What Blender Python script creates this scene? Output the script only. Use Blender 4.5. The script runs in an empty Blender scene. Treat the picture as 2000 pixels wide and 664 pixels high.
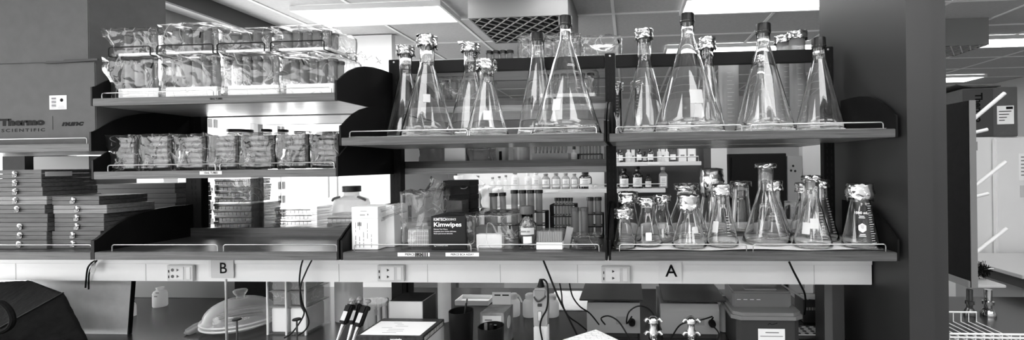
import bpy, bmesh, math, random
from mathutils import Vector, Matrix, noise
random.seed(7)
PI = math.pi
CZ = 1.6                        # camera height above the floor
FPX, PPX, PPY, YAW, ROLL = 850.0, 1170.6, 322.35, 0.0663, 0.0129
FR, BK = 1.433, 1.789           # front and back of the near shelves
RF, RB = 1.838, 2.19            # front and back of the shelves on the far side of the rack
C = bpy.context.scene.collection

# ------------------------------------------------------------------ camera
cy, sy, cr, sr = math.cos(YAW), math.sin(YAW), math.cos(ROLL), math.sin(ROLL)
RT, FW, UP = Vector((cy, sy, 0)), Vector((-sy, cy, 0)), Vector((0, 0, 1))
cd = bpy.data.cameras.new('camera'); cam = bpy.data.objects.new('camera', cd); C.objects.link(cam)
cx_, cu_ = cr * RT - sr * UP, sr * RT + cr * UP
mw = Matrix.Identity(4)
for i in range(3):
    mw[i][0], mw[i][1], mw[i][2] = cx_[i], cu_[i], -FW[i]
mw[2][3] = CZ
cam.matrix_world = mw
cd.sensor_width = 36; cd.lens = FPX / 2000 * 36
cd.shift_x = (1000 - PPX) / 2000; cd.shift_y = (PPY - 332) / 2000
cd.clip_start = .02; cd.clip_end = 200
bpy.context.scene.camera = cam

def ray(px, py):
    dx, dy = px - PPX, py - PPY
    u, v = cr * dx - sr * dy, sr * dx + cr * dy
    return u * RT - v * UP + FPX * FW
def atY(px, py, Y):
    d = ray(px, py); t = Y / d.y
    return Vector((d.x * t, Y, d.z * t + CZ))
def atX(px, py, X):
    d = ray(px, py); t = X / d.x
    return Vector((X, d.y * t, d.z * t + CZ))
def atZ(px, py, Z):
    d = ray(px, py); t = (Z - CZ) / d.z
    return Vector((d.x * t, d.y * t, Z))
def XX(px, Y, py=330): return atY(px, py, Y).x
def rwid(px, w, Y):             # radius of a round thing seen w pixels wide at px
    d = ray(px, 330); zc = Y / d.y * FPX
    return w * zc / FPX / 2 / math.sqrt(1 + ((px - PPX) / FPX) ** 2)

# ------------------------------------------------------------------ objects
def tag(o, label=None, cat=None, group=None, kind=None):
    if label: o['label'] = label
    if cat: o['category'] = cat
    if group: o['group'] = group
    if kind: o['kind'] = kind
    return o
def thing(name, label, cat, loc=(0, 0, 0), rz=0, group=None):
    o = bpy.data.objects.new(name, None); C.objects.link(o)
    o.location = loc; o.rotation_euler = (0, 0, rz); o.empty_display_size = .05
    return tag(o, label, cat, group)
def copy_tree(o, parent=None):
    c = o.copy(); C.objects.link(c)
    if parent: c.parent = parent
    for ch in list(o.children): copy_tree(ch, c)
    return c
def dup(o, loc, label=None, rz=None, group=None):
    c = copy_tree(o); c.location = loc
    if rz is not None: c.rotation_euler = (0, 0, rz)
    if label: c['label'] = label
    if group: c['group'] = group
    return c

class MB:
    def __init__(s): s.b = bmesh.new()
    def box(s, x0, x1, y0, y1, z0, z1, bev=0):
        vs = [s.b.verts.new(p) for p in ((x0,y0,z0),(x1,y0,z0),(x1,y1,z0),(x0,y1,z0),(x0,y0,z1),(x1,y0,z1),(x1,y1,z1),(x0,y1,z1))]
        fs = [s.b.faces.new([vs[i] for i in f]) for f in ((3,2,1,0),(4,5,6,7),(0,1,5,4),(1,2,6,5),(2,3,7,6),(3,0,4,7))]
        if bev:
            es = list({e for f in fs for e in f.edges})
            bmesh.ops.bevel(s.b, geom=es, offset=bev, segments=2, affect='EDGES', clamp_overlap=True)
        return s
    def prism(s, pts, axis, a, b):     # pts: closed 2-D outline; extruded a..b along axis ('x': pts are (y,z); 'y': (x,z); 'z': (x,y))
        def mk(p, t): return {'x': (t, p[0], p[1]), 'y': (p[0], t, p[1]), 'z': (p[0], p[1], t)}[axis]
        A = [s.b.verts.new(mk(p, a)) for p in pts]; B = [s.b.verts.new(mk(p, b)) for p in pts]
        n = len(pts); s.b.faces.new(A); s.b.faces.new(B[::-1])
        for i in range(n): s.b.faces.new((A[i], B[i], B[(i+1) % n], A[(i+1) % n]))
        return s
    def lathe(s, prof, seg=24, c=(0, 0, 0), jit=None):   # prof: (r, z) list
        rings = []
        for k, (r, z) in enumerate(prof):
            if r < 1e-6: rings.append([s.b.verts.new((c[0], c[1], c[2] + z))]); continue
            ring = []
            for i in range(seg):
                t = 2 * PI * i / seg; rr, zz = r, z
                if jit: rr, zz = jit(k, i, r, z)
                ring.append(s.b.verts.new((c[0] + rr * math.cos(t), c[1] + rr * math.sin(t), c[2] + zz)))
            rings.append(ring)
        for A, B in zip(rings, rings[1:]):
            if len(A) == 1 and len(B) == 1: continue
            for i in range(seg):
                j = (i + 1) % seg
                if len(A) == 1: s.b.faces.new((A[0], B[j], B[i]))
                elif len(B) == 1: s.b.faces.new((A[i], A[j], B[0]))
                else: s.b.faces.new((A[i], A[j], B[j], B[i]))
        return s
    def tube(s, pts, r, seg=8, cap=True):
        pts = [Vector(p) for p in pts]; n = len(pts); rings = []; up = Vector((0, 0, 1)); prev = None
        for i, p in enumerate(pts):
            d = (pts[min(i+1, n-1)] - pts[max(i-1, 0)]).normalized()
            a = prev if prev is not None else (Vector((1, 0, 0)) if abs(d.z) > .9 else up)
            x = (a - d * a.dot(d)).normalized(); prev = x; y = d.cross(x)
            rr = r[i] if isinstance(r, (list, tuple)) else r
            rings.append([s.b.verts.new(p + rr * (math.cos(2*PI*k/seg) * x + math.sin(2*PI*k/seg) * y)) for k in range(seg)])
        for A, B in zip(rings, rings[1:]):
            for k in range(seg): s.b.faces.new((A[k], A[(k+1) % seg], B[(k+1) % seg], B[k]))
        if cap: s.b.faces.new(rings[0][::-1]); s.b.faces.new(rings[-1])
        return s
    def cyl(s, x, y, z0, z1, r, seg=20): return s.lathe([(0, z0), (r, z0), (r, z1), (0, z1)], seg, (x, y, 0))
    def grid(s, fn, nu, nv, solid=None):
        V = [[s.b.verts.new(fn(i / nu, j / nv)) for j in range(nv + 1)] for i in range(nu + 1)]
        for i in range(nu):
            for j in range(nv): s.b.faces.new((V[i][j], V[i+1][j], V[i+1][j+1], V[i][j+1]))
        return s
    def xf(s, M, start=0):
        vs = list(s.b.verts)[start:]
        bmesh.ops.transform(s.b, matrix=M, verts=vs); return s
    def n(s): s.b.verts.ensure_lookup_table(); return len(s.b.verts)
    def build(s, name, m, parent=None, smooth=False, thick=0):
        bmesh.ops.recalc_face_normals(s.b, faces=s.b.faces[:])
        me = bpy.data.meshes.new(name); s.b.to_mesh(me); s.b.free()
        if smooth:
            for p in me.polygons: p.use_smooth = True
            if smooth != 'all':
                me.set_sharp_from_angle(angle=math.radians(smooth if smooth is not True else 40))
        me.materials.append(m)
        o = bpy.data.objects.new(name, me); C.objects.link(o)
        if parent: o.parent = parent
        if thick:
            md = o.modifiers.new('s', 'SOLIDIFY'); md.thickness = thick
        return o
def R3(x=0, y=0, z=0): return Matrix.Rotation(z, 4, 'Z') @ Matrix.Rotation(y, 4, 'Y') @ Matrix.Rotation(x, 4, 'X')
def T3(*a): return Matrix.Translation(Vector(a))
def smooth_path(pts, n=6):
    pts = [Vector(p) for p in pts]; out = []
    for i in range(len(pts) - 1):
        p0, p1, p2, p3 = pts[max(i-1, 0)], pts[i], pts[i+1], pts[min(i+2, len(pts)-1)]
        for k in range(n):
            t = k / n
            out.append(.5 * ((2*p1) + (-p0+p2)*t + (2*p0-5*p1+4*p2-p3)*t*t + (-p0+3*p1-3*p2+p3)*t**3))
    out.append(pts[-1]); return out

def text_mesh(body, size, bold=0, align='CENTER', ext=0.0, spacing=1.0, shear=0):
    cu = bpy.data.curves.new('t', 'FONT'); cu.body = body; cu.size = size; cu.align_x = align; cu.align_y = 'CENTER'
    cu.offset = bold; cu.extrude = ext; cu.space_character = spacing; cu.resolution_u = 3; cu.shear = shear
    o = bpy.data.objects.new('t', cu); C.objects.link(o)
    dg = bpy.context.evaluated_depsgraph_get(); dg.update()
    me = bpy.data.meshes.new_from_object(o.evaluated_get(dg)); bpy.data.objects.remove(o); bpy.data.curves.remove(cu)
    return me
def text(name, body, size, m, parent, loc, rot=(PI/2, 0, 0), bold=0, align='CENTER', spacing=1.0, fit=None, shear=0, fh=None):
    me = text_mesh(body, size, bold, align, 0, spacing, shear)
    if fit or fh:
        xs = [v.co.x for v in me.vertices]; ys = [v.co.y for v in me.vertices]
        kx = fit / (max(xs) - min(xs)) if fit else None
        ky = fh / (max(ys) - min(ys)) if fh else kx
        if kx is None: kx = ky
        for v in me.vertices: v.co.x *= kx; v.co.y *= ky
    me.materials.clear(); me.materials.append(m)
    o = bpy.data.objects.new(name, me); C.objects.link(o); o.parent = parent; o.location = loc; o.rotation_euler = rot
    return o

# ------------------------------------------------------------------ materials
def srgb(v):
    v /= 255
    return v / 12.92 if v <= .04045 else ((v + .055) / 1.055) ** 2.4
M = {}
def nodes(name):
    m = bpy.data.materials.new(name); m.use_nodes = True; nt = m.node_tree
    return m, nt, nt.nodes['Principled BSDF']
def mat(name, g, rough=.5, metal=0, spec=.5, var=0, scale=8, stretch=(1, 1, 1), bump=0, coat=0, emit=0):
    m, nt, p = nodes(name); L = nt.links
    p.inputs['Base Color'].default_value = (g, g, g, 1); p.inputs['Roughness'].default_value = rough
    p.inputs['Metallic'].default_value = metal; p.inputs['Specular IOR Level'].default_value = spec
    p.inputs['Coat Weight'].default_value = coat
    if emit: p.inputs['Emission Color'].default_value = (1, 1, 1, 1); p.inputs['Emission Strength'].default_value = emit
    if var or bump:
        tc = nt.nodes.new('ShaderNodeTexCoord'); mp = nt.nodes.new('ShaderNodeMapping'); mp.inputs['Scale'].default_value = stretch
        nz = nt.nodes.new('ShaderNodeTexNoise'); nz.inputs['Scale'].default_value = scale; nz.inputs['Detail'].default_value = 6
        L.new(tc.outputs['Object'], mp.inputs['Vector']); L.new(mp.outputs[0], nz.inputs['Vector'])
        if var:
            cr_ = nt.nodes.new('ShaderNodeValToRGB')
            lo, hi = max(g * (1 - var), 0), min(g * (1 + var), 1)
            cr_.color_ramp.elements[0].position = .3; cr_.color_ramp.elements[1].position = .7
            cr_.color_ramp.elements[0].color = (lo, lo, lo, 1); cr_.color_ramp.elements[1].color = (hi, hi, hi, 1)
            L.new(nz.outputs['Fac'], cr_.inputs[0]); L.new(cr_.outputs[0], p.inputs['Base Color'])
        if bump:
            bp = nt.nodes.new('ShaderNodeBump'); bp.inputs['Strength'].default_value = bump; bp.inputs['Distance'].default_value = .01
            L.new(nz.outputs['Fac'], bp.inputs['Height']); L.new(bp.outputs[0], p.inputs['Normal'])
    M[name] = m; return m
def wood(name, lo, hi, rough=.4, scale=3, axis='x'):
    m, nt, p = nodes(name); L = nt.links
    tc = nt.nodes.new('ShaderNodeTexCoord'); mp = nt.nodes.new('ShaderNodeMapping')
    mp.inputs['Scale'].default_value = (1.2, 22, 40) if axis == 'x' else (22, 1.2, 40)
    nz = nt.nodes.new('ShaderNodeTexNoise'); nz.inputs['Scale'].default_value = scale; nz.inputs['Detail'].default_value = 8; nz.inputs['Roughness'].default_value = .65
    nz.inputs['Distortion'].default_value = .6
    r = nt.nodes.new('ShaderNodeValToRGB'); r.color_ramp.elements[0].position = .39; r.color_ramp.elements[1].position = .61
    r.color_ramp.elements[0].color = (lo, lo, lo, 1); r.color_ramp.elements[1].color = (hi, hi, hi, 1)
    L.new(tc.outputs['Object'], mp.inputs[0]); L.new(mp.outputs[0], nz.inputs['Vector']); L.new(nz.outputs['Fac'], r.inputs[0]); L.new(r.outputs[0], p.inputs['Base Color'])
    p.inputs['Roughness'].default_value = rough
    M[name] = m; return m
def glass(name, tint=1.0, rough=0, ior=1.47):
    m, nt, p = nodes(name); nt.nodes.remove(p)
    g = nt.nodes.new('ShaderNodeBsdfGlass'); g.inputs['Color'].default_value = (tint,) * 3 + (1,); g.inputs['Roughness'].default_value = rough; g.inputs['IOR'].default_value = ior
    nt.links.new(g.outputs[0], nt.nodes['Material Output'].inputs[0]); M[name] = m; return m
def clear(name, tint=.9, edge=.35, edgehaze=0, rough=.05, haze=0.0, hazecol=.8, wrinkle=0, wscale=18, crease=0, ior=1.45):
    """thin clear film or plastic: transmission straight through, a Fresnel reflection, some scattering from haze and creases"""
    m, nt, p = nodes(name); nt.nodes.remove(p); L = nt.links; N = nt.nodes.new
    out = nt.nodes['Material Output']
    tr = N('ShaderNodeBsdfTransparent'); lw = N('ShaderNodeLayerWeight'); lw.inputs['Blend'].default_value = .5
    rmp = N('ShaderNodeValToRGB'); rmp.color_ramp.elements[0].color = (tint,) * 3 + (1,); rmp.color_ramp.elements[1].color = (edge,) * 3 + (1,)
    rmp.color_ramp.elements[0].position = .55
    L.new(lw.outputs['Facing'], rmp.inputs[0]); L.new(rmp.outputs[0], tr.inputs[0])
    gl = N('ShaderNodeBsdfGlossy'); gl.inputs['Roughness'].default_value = rough
    fr = N('ShaderNodeLayerWeight'); fr.inputs['Blend'].default_value = .5       # Schlick, the same from both sides of the film
    pw = N('ShaderNodeMath'); pw.operation = 'POWER'; pw.inputs[1].default_value = 4.5; L.new(fr.outputs['Facing'], pw.inputs[0])
    ma = N('ShaderNodeMath'); ma.operation = 'MULTIPLY_ADD'; ma.inputs[1].default_value = .92; ma.inputs[2].default_value = .05; L.new(pw.outputs[0], ma.inputs[0])
    mx = N('ShaderNodeMixShader'); L.new(ma.outputs[0], mx.inputs[0]); L.new(tr.outputs[0], mx.inputs[1]); L.new(gl.outputs[0], mx.inputs[2])
    last = mx
    if wrinkle or crease:
        tc = N('ShaderNodeTexCoord'); nz = N('ShaderNodeTexNoise'); nz.inputs['Scale'].default_value = wscale; nz.inputs['Detail'].default_value = 1.5; nz.inputs['Distortion'].default_value = 1.0
        L.new(tc.outputs['Object'], nz.inputs['Vector'])
        bp = N('ShaderNodeBump'); bp.inputs['Strength'].default_value = wrinkle; bp.inputs['Distance'].default_value = .02
        L.new(nz.outputs['Fac'], bp.inputs['Height']); L.new(bp.outputs[0], gl.inputs['Normal']); L.new(bp.outputs[0], fr.inputs['Normal'])
    if haze or crease:
        df = N('ShaderNodeBsdfDiffuse'); df.inputs[0].default_value = (hazecol,) * 3 + (1,)
        tl = N('ShaderNodeBsdfTranslucent'); tl.inputs[0].default_value = (hazecol,) * 3 + (1,)
        ad = N('ShaderNodeMixShader'); ad.inputs[0].default_value = .5; L.new(df.outputs[0], ad.inputs[1]); L.new(tl.outputs[0], ad.inputs[2])
        m2 = N('ShaderNodeMixShader'); L.new(mx.outputs[0], m2.inputs[1]); L.new(ad.outputs[0], m2.inputs[2]); m2.inputs[0].default_value = haze
        if crease:
            nz2 = N('ShaderNodeTexNoise'); nz2.inputs['Scale'].default_value = wscale * .7; nz2.inputs['Detail'].default_value = 0; nz2.inputs['Distortion'].default_value = .8
            L.new(tc.outputs['Object'], nz2.inputs['Vector'])
            rp = N('ShaderNodeValToRGB'); e = rp.color_ramp.elements
            e[0].position = .485; e[0].color = (haze,) * 3 + (1,); e[1].position = .5; e[1].color = (min(1, haze + crease),) * 3 + (1,)
            e2 = e.new(.515); e2.color = (haze,) * 3 + (1,)
            L.new(nz2.outputs['Fac'], rp.inputs[0]); L.new(rp.outputs[0], m2.inputs[0])
        if edgehaze:
            eh = N('ShaderNodeMath'); eh.operation = 'POWER'; eh.inputs[1].default_value = 1.6; L.new(lw.outputs['Facing'], eh.inputs[0])
            em = N('ShaderNodeMath'); em.operation = 'MULTIPLY_ADD'; em.inputs[1].default_value = edgehaze; em.inputs[2].default_value = haze; L.new(eh.outputs[0], em.inputs[0]); L.new(em.outputs[0], m2.inputs[0])
        last = m2
    L.new(last.outputs[0], out.inputs[0]); M[name] = m; return m

mat('wall', .55, .8, var=.05, scale=3); mat('wall_pale', .8, .8); mat('concrete', .2, .85, var=.12, scale=14, bump=.1)
mat('floor', .4, .35, var=.15, scale=6); mat('trim', .04, .5); mat('white_trim', .75, .4)
mat('tile', .45, .9, var=.06, scale=40, bump=.15); mat('tee', .8, .5)
mat('column', .019, .42, var=.08, scale=3); mat('panel_black', .004, .5, spec=.12, var=.15, scale=20); mat('post', .006, .5, spec=.15)
mat('slot', .002, .8); mat('screw', .5, .3, metal=1)
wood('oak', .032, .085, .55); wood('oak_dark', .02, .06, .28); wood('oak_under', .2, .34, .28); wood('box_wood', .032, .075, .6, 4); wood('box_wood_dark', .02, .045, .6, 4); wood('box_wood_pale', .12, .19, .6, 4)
mat('rod', .5, .3, metal=1); mat('sign_grey', .62, .7); mat('raceway', .85, .5, var=.03, scale=5); mat('raceway_line', .2, .5); mat('white_plastic', .78, .4); mat('outlet', .6, .4); mat('dark_plastic', .02, .4)
mat('black', .004, .45, spec=.15); mat('black_soft', .006, .75, spec=.2, var=.3, scale=30); mat('ink', .003, .7, spec=.1); mat('white_ink', .85, .6); mat('paper', .72, .85, var=.05, scale=30, bump=.2)
mat('label_grey', .5, .7); mat('label_white', .8, .7); mat('cardboard', .09, .85, spec=.2, var=.06, scale=25); mat('cardboard_edge', .06, .9, spec=.2); mat('grey_box', .2, .7)
mat('bench', .02, .25, var=.2, scale=10); mat('metal', .6, .25, metal=1); mat('chrome', .55, .1, metal=1); mat('plate_dark', .03, .25, metal=0, spec=.4, var=.3, scale=6); mat('bin_grey', .035, .45, spec=.3); mat('bin_lid', .16, .45); mat('steel_dark', .12, .3, metal=1, var=.25, scale=6); mat('foil', .6, .16, metal=1)
mat('cap_black', .007, .4, spec=.35); mat('cap_grey', .06, .45); mat('foam_white', .82, .8); mat('enamel', .68, .35, var=.03, scale=4);  mat('grey_plastic', .2, .4); mat('mid_plastic', .27, .45)
mat('amber', .008, .08, coat=1); mat('cloth', .006, .9, spec=.06, var=.35, scale=60, bump=.3); mat('board_white', .82, .6, var=.04, scale=30)
mat('lamp', .9, .5, emit=8.0); mat('grille', .55, .35, metal=.6); mat('grille_dark', .03, .6); mat('facade', .9, .9); mat('facade_window', .045, .5, spec=.1); mat('wall_dark', .05, .6); mat('wall_mid', .2, .7)
glass('glass'); clear('thin_glass', .97, .45, rough=.02); clear('pane', .97, .7, rough=.01)
clear('film', .95, .7, rough=.1, haze=.02, wrinkle=.5, wscale=14, crease=.4)
clear('clear_plastic', .9, .5, rough=.08, haze=.1); clear('frosted', .75, .5, rough=.25, haze=.4); clear('grey_clear', .5, .3, rough=.15, haze=.12, hazecol=.4); clear('lid_clear', .75, .5, rough=.15, haze=.3, hazecol=.6)
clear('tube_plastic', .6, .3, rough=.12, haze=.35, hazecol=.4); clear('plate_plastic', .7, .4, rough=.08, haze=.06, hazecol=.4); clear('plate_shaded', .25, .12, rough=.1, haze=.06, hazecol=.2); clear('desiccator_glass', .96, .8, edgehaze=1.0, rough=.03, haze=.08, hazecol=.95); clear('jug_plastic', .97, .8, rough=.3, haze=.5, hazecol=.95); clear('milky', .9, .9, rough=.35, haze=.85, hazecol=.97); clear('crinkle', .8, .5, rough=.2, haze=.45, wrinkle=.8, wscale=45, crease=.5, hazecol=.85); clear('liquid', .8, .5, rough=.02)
# ------------------------------------------------------------------ room
Z = lambda r: CZ + r
CE = Z(1.15)                     # ceiling height
XL, XR, YB, YN = -3.05, 5.5, 7.6, -2.6
def struct(name, mb, m, smooth=False, **k):
    return tag(mb.build(name, m, None, smooth, **k), kind='structure')
struct('floor', MB().box(XL - .2, XR + .2, YN - .2, YB + .2, -.1, 0), M['floor'])
struct('wall_back', MB().box(XL - .1, XR + .1, YB, YB + .12, 0, CE + .3), M['wall'])
struct('wall_near', MB().box(XL - .1, XR + .1, YN - .12, YN, 0, CE + .3), M['wall_pale'])
struct('wall_right', MB().box(XR, XR + .12, YN, YB, 0, CE + .3), M['wall'])
# window wall on the left: sill wall, piers and head
WS, WH = Z(-.8), Z(.88)
struct('wall_left', MB().box(XL - .14, XL, YN, YB, 0, WS).box(XL - .14, XL, YN, YB, WH, CE + .3)
       .box(XL - .14, XL, YN, -2.45, WS, WH).box(XL - .14, XL, 4.6, YB, WS, WH).box(XL - .14, XL, .75, .95, WS, WH), M['wall_pale'])
def window(k, y0, y1, mull):
    f = MB(); e = .05
    f.box(XL - .09, XL - .02, y0, y1, WS, WS + e).box(XL - .09, XL - .02, y0, y1, WH - e, WH)
    for y in [y0, y1 - e] + [m_ - e / 2 for m_ in mull]: f.box(XL - .09, XL - .02, y, y + e, WS + e, WH - e)
    w = tag(f.build('window_%d' % k, M['wall_mid']), kind='structure')
    ys = [y0] + mull + [y1]
    for a, b in zip(ys, ys[1:]):
        MB().box(XL - .058, XL - .052, a + .02, b - .02, WS + .03, WH - .03).build('pane', M['pane'], w)
    return w
window(1, -2.45, .75, [-1.4, -.3]); window(2, .95, 4.6, [2.15, 3.45])
struct('ceiling', MB().box(XL, XR, YN, YB, CE, CE + .1), M['tile'])
# soffit along the window wall
sf = MB().box(XL, -2.99, YN, YB, Z(.88), CE - .001); struct('trim_1', sf, M['concrete'])
struct('trim_2', MB().box(-2.989, -2.83, YN, YB, Z(1.05), CE - .001), M['white_trim'])  # pale tone carries the window light falling on this strip
struct('trim_3', MB().box(-2.829, -2.8, YN, YB, Z(1.035), CE - .001), M['trim'])  # dark tone puts the shade of the unlit face into the colour
# ceiling tees
tee = MB()
for i in range(12):
    x = -2.55 + i * .61
    if x < XR: tee.box(x, x + .024, YN, YB, CE - .006, CE - .0005)
for j in range(16):
    y = -2.2 + j * .61
    if y < YB: tee.box(-2.79, XR, y, y + .024, CE - .0065, CE - .0006)
struct('trim_4', tee, M['tee'])
# bulkhead across the far half of the ceiling
# end column beside the shelves
PX0 = .866
struct('column_1', MB().box(PX0, XX(1822, FR - .02) , FR - .02, 2.02, 0, CE), M['column'])
struct('trim_5', MB().box(XX(1823, FR - .02), XX(1850, FR - .005), FR - .005, 2.02, 0, CE), M['column'])
# view outside the windows
fac = tag(MB().box(-16, -15.5, 3, 40, -6, 12).build('exterior_building', M['facade']), kind='structure')
fw = MB()
for i in range(8):
    for k in range(16):
        y = 8.7 + i * 3.2; z = -2.4 + k * .62
        fw.box(-15.49, -15.45, y, y + .14, z, z + .34).box(-15.49, -15.45, y + .22, y + .36, z, z + .34)
fw.build('window', M['facade_window'], fac)

# ceiling lights
def ceiling_light(px0, px1, py0, py1, label, d=None, w=None):
    a = atZ(px0, py0, CE); b = atZ(px1, py1, CE)
    x0, x1 = a.x, b.x; y1, y0 = a.y, atZ(px0, py1, CE).y
    return lamp_at(x0, x1, min(y0, y1), max(y0, y1), label)
def lamp_at(x0, x1, y0, y1, label):
    t = thing('ceiling_light', label, 'ceiling light', ((x0+x1)/2, (y0+y1)/2, CE - .03))
    hx, hy = (x1-x0)/2, (y1-y0)/2
    MB().box(-hx, hx, -hy, -hy+.02, -.01, .024).box(-hx, hx, hy-.02, hy, -.01, .024).box(-hx, -hx+.02, -hy+.02, hy-.02, -.01, .024).box(hx-.02, hx, -hy+.02, hy-.02, -.01, .024).build('frame', M['white_trim'], t)
    n = 8
    pr = [(-hy+.021 + (2*hy-.042)*i/n, .012 - .018*math.sin(PI*i/n)) for i in range(n+1)]
    MB().prism(pr + [(hy-.021, .02), (-hy+.021, .02)], 'x', -hx+.021, hx-.021).build('diffuser', M['lamp'], t)
    return t
# ------------------------------------------------------------------ rack: posts and top rail
SX = {'L': (-2.83, -1.923), 'B': (-1.909, -1.003), 'M': (-.983, -.079), 'A': (-.061, .844)}
fr = thing('shelf_frame', 'black slotted steel uprights and top rail carrying the wooden shelves', 'shelf frame', (0, 1.81, Z(-.69)))
def post(xc, w, ztop, zb=0):
    b = MB().box(xc - w/2, xc + w/2, -.012, .022, zb, ztop - Z(-.69), .002)
    p = b.build('upright', M['post'], fr)
    s = MB(); n = int((ztop - Z(-.69) - .1) / .03)
    for k in range(n):
        z = ztop - Z(-.69) - .075 - k * .0265
        if z < .3: break
        for dx in (-.0085, .0085): s.box(xc + dx - .0018, xc + dx + .0018, -.0128, -.0122, z - .0075, z + .0075)
    s.build('slot', M['slot'], p)
    MB().lathe([(0, 0), (.005, 0), (.004, .003), (0, .0035)], 12).xf(T3(xc, -.0125, ztop - Z(-.69) - .012) @ R3(PI/2)).build('screw', M['screw'], p)
for xc, w, zb in ((-1.916, .075, .34), (-.993, .05, 0), (-.07, .042, .34), (.803, .042, 0)): post(xc, w, Z(.462) if xc > -1 else Z(.29), zb)
MB().box(-.966, -.093, .0, .02, Z(.405) - Z(-.69), Z(.457) - Z(-.69), .002).build('top_rail', M['post'], fr)
MB().box(-.047, .815, .0, .02, Z(.405) - Z(-.69), Z(.457) - Z(-.69), .002).build('top_rail', M['post'], fr)

ARC = [(0, .042), (.03, .046), (.1, .066), (.2, .091), (.32, .112), (.45, .126), (.6, .135), (.78, .139), (1, .14)]
def panel_pts(d, flip=False, hs=1):
    p = [(f * d, h * hs) for f, h in ARC]
    pts = [(0, -.026)] + p + [(d, -.026)]
    return [(d - y, z) for y, z in pts] if flip else pts
def shelf(label, sec, ztop, rails=(), panels='lr', rear=False, lip=False, group=None, nose='oak', dep=None, x=None):
    """board with front edge band, end panels, wire guards; ztop relative to the eye"""
    x0, x1 = x or SX[sec]; y0, y1 = (RF, RB) if rear else (FR, BK)
    t = thing('wood_shelf', label, 'shelf', ((x0+x1)/2, (y0+y1)/2, Z(ztop) - .026), 0, group)
    hx, hy = (x1-x0)/2, (y1-y0)/2; H = .026
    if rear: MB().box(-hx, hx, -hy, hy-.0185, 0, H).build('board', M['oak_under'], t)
    else:
        bd = MB().box(-hx, hx, -hy+.0185, hy, 0, H).build('board', M['oak_dark'], t)
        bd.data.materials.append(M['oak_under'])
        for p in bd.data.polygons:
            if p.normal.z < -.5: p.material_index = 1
    (MB().box(-hx, hx, -hy, -hy+.018, -.001, H+.0005, .0015) if not rear else MB().box(-hx, hx, hy-.018, hy, -.001, H+.0005, .0015)).build('edge_band', M[nose], t)
    if 'l' in panels: MB().prism([(y-hy, z+H) for y, z in panel_pts(2*hy, rear)], 'x', -hx-.007, -hx-.0005).build('end_panel', M['panel_black'], t)
    if 'r' in panels: MB().prism([(y-hy, z+H) for y, z in panel_pts(2*hy, rear)], 'x', hx+.0005, hx+.007).build('end_panel', M['panel_black'], t)
    if lip:
        if rear: MB().box(-hx, hx, -hy, -hy+.012, H, H+.03).build('back_board', M['oak_dark'], t)
        else: MB().box(-hx+.001, hx-.001, hy-.014, hy-.001, H, H+.037).build('back_board', M['oak_dark'], t)
    for p0, p1 in rails:
        a = XX(p0, FR + .022) - t.location.x; b = XX(p1, FR + .022) - t.location.x; y = -hy + .022; z0 = H - .004; z1 = H + .023; r = .008
        pts = [(a, y, z0), (a, y, z1 - r)] + [(a + r - r*math.cos(q*PI/8), y, z1 - r + r*math.sin(q*PI/8)) for q in range(1, 5)]
        pts += [(b - r + r*math.sin(q*PI/8), y, z1 - r + r*math.cos(q*PI/8)) for q in range(0, 4)] + [(b, y, z1 - r), (b, y, z0)]
        MB().tube(pts, .0019, 8).build('guard_rail', M['rod'], t, True)
    return t
def shelf_label(t, px, py, w, h, body, fit, strip='label_grey', kind=None):
    p = atY(px, py, FR - .0006) - t.location
    o = t
    if strip:
        o = MB().box(-w/2, w/2, -.0005, 0, -h/2, h/2).build('label_strip', M[strip], t); o.location = p + Vector((0, -.0004, 0))
        q = Vector((0, -.0008, 0))
    else: q = p + Vector((0, -.0004, 0))
    if body: text('lettering', body, .008, M['ink'], o, q, fit=fit, bold=.0002)
    return o
LOW, MIDB, UPB, UPL, UPM = -.289, -.001, .261, .100, .103
s_lu = shelf('wooden shelf under the big cardboard box', 'L', UPL, [(-160, 171)])
s_ll = shelf('wooden shelf holding the stacked slide boxes', 'L', LOW, [(-200, 177)])
s_bu = shelf('highest wooden shelf, loaded with two tiers of bagged tube packs', 'B', UPB, [(201, 418), (428, 649)])
s_bm = shelf('wooden shelf holding one row of seven dark bagged racks', 'B', MIDB, [(211, 421), (430, 653)])
s_bl = shelf('almost empty wooden shelf with a low back board, above sign B', 'B', LOW, [(217, 423), (435, 656)], lip=True)
s_mu = shelf('wooden shelf under the very big capped flask, lined with paper', 'M', UPM + .002, [(684, 914), (918, 1166)])
s_ml = shelf('wooden shelf holding the tissue box and lab supplies', 'M', LOW, [(690, 918), (932, 1168)])
s_au = shelf('upper wooden shelf of tall flasks beside the dark column', 'A', UPM, [(1204, 1450), (1468, 1726)])
s_al = shelf('lower wooden shelf crowded with foil-topped flasks, above sign A', 'A', LOW, [(1208, 1456), (1469, 1728)])
shelf_label(s_bu, 422, 193, .06, .01, '50mL TUBES', .046, None)
shelf_label(s_bm, 412, 337.5, .083, .012, '15mL TUBES', .05)
for px, b in ((808, 'PIERCE BCA'), (903, 'PIERCE BCA ASSAY')):
    o = shelf_label(s_ml, px, 497, .112 if px < 850 else .115, .0125, b, .06 if px < 850 else .08, 'label_white')
    if px < 850:
        m_ = MB()
        for k in range(8): m_.box(.006 + k*.0058, .0095 + k*.0058, -.0012, -.0009, -.0062, .0062)
        m_.build('scribble', M['ink'], o)
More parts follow.
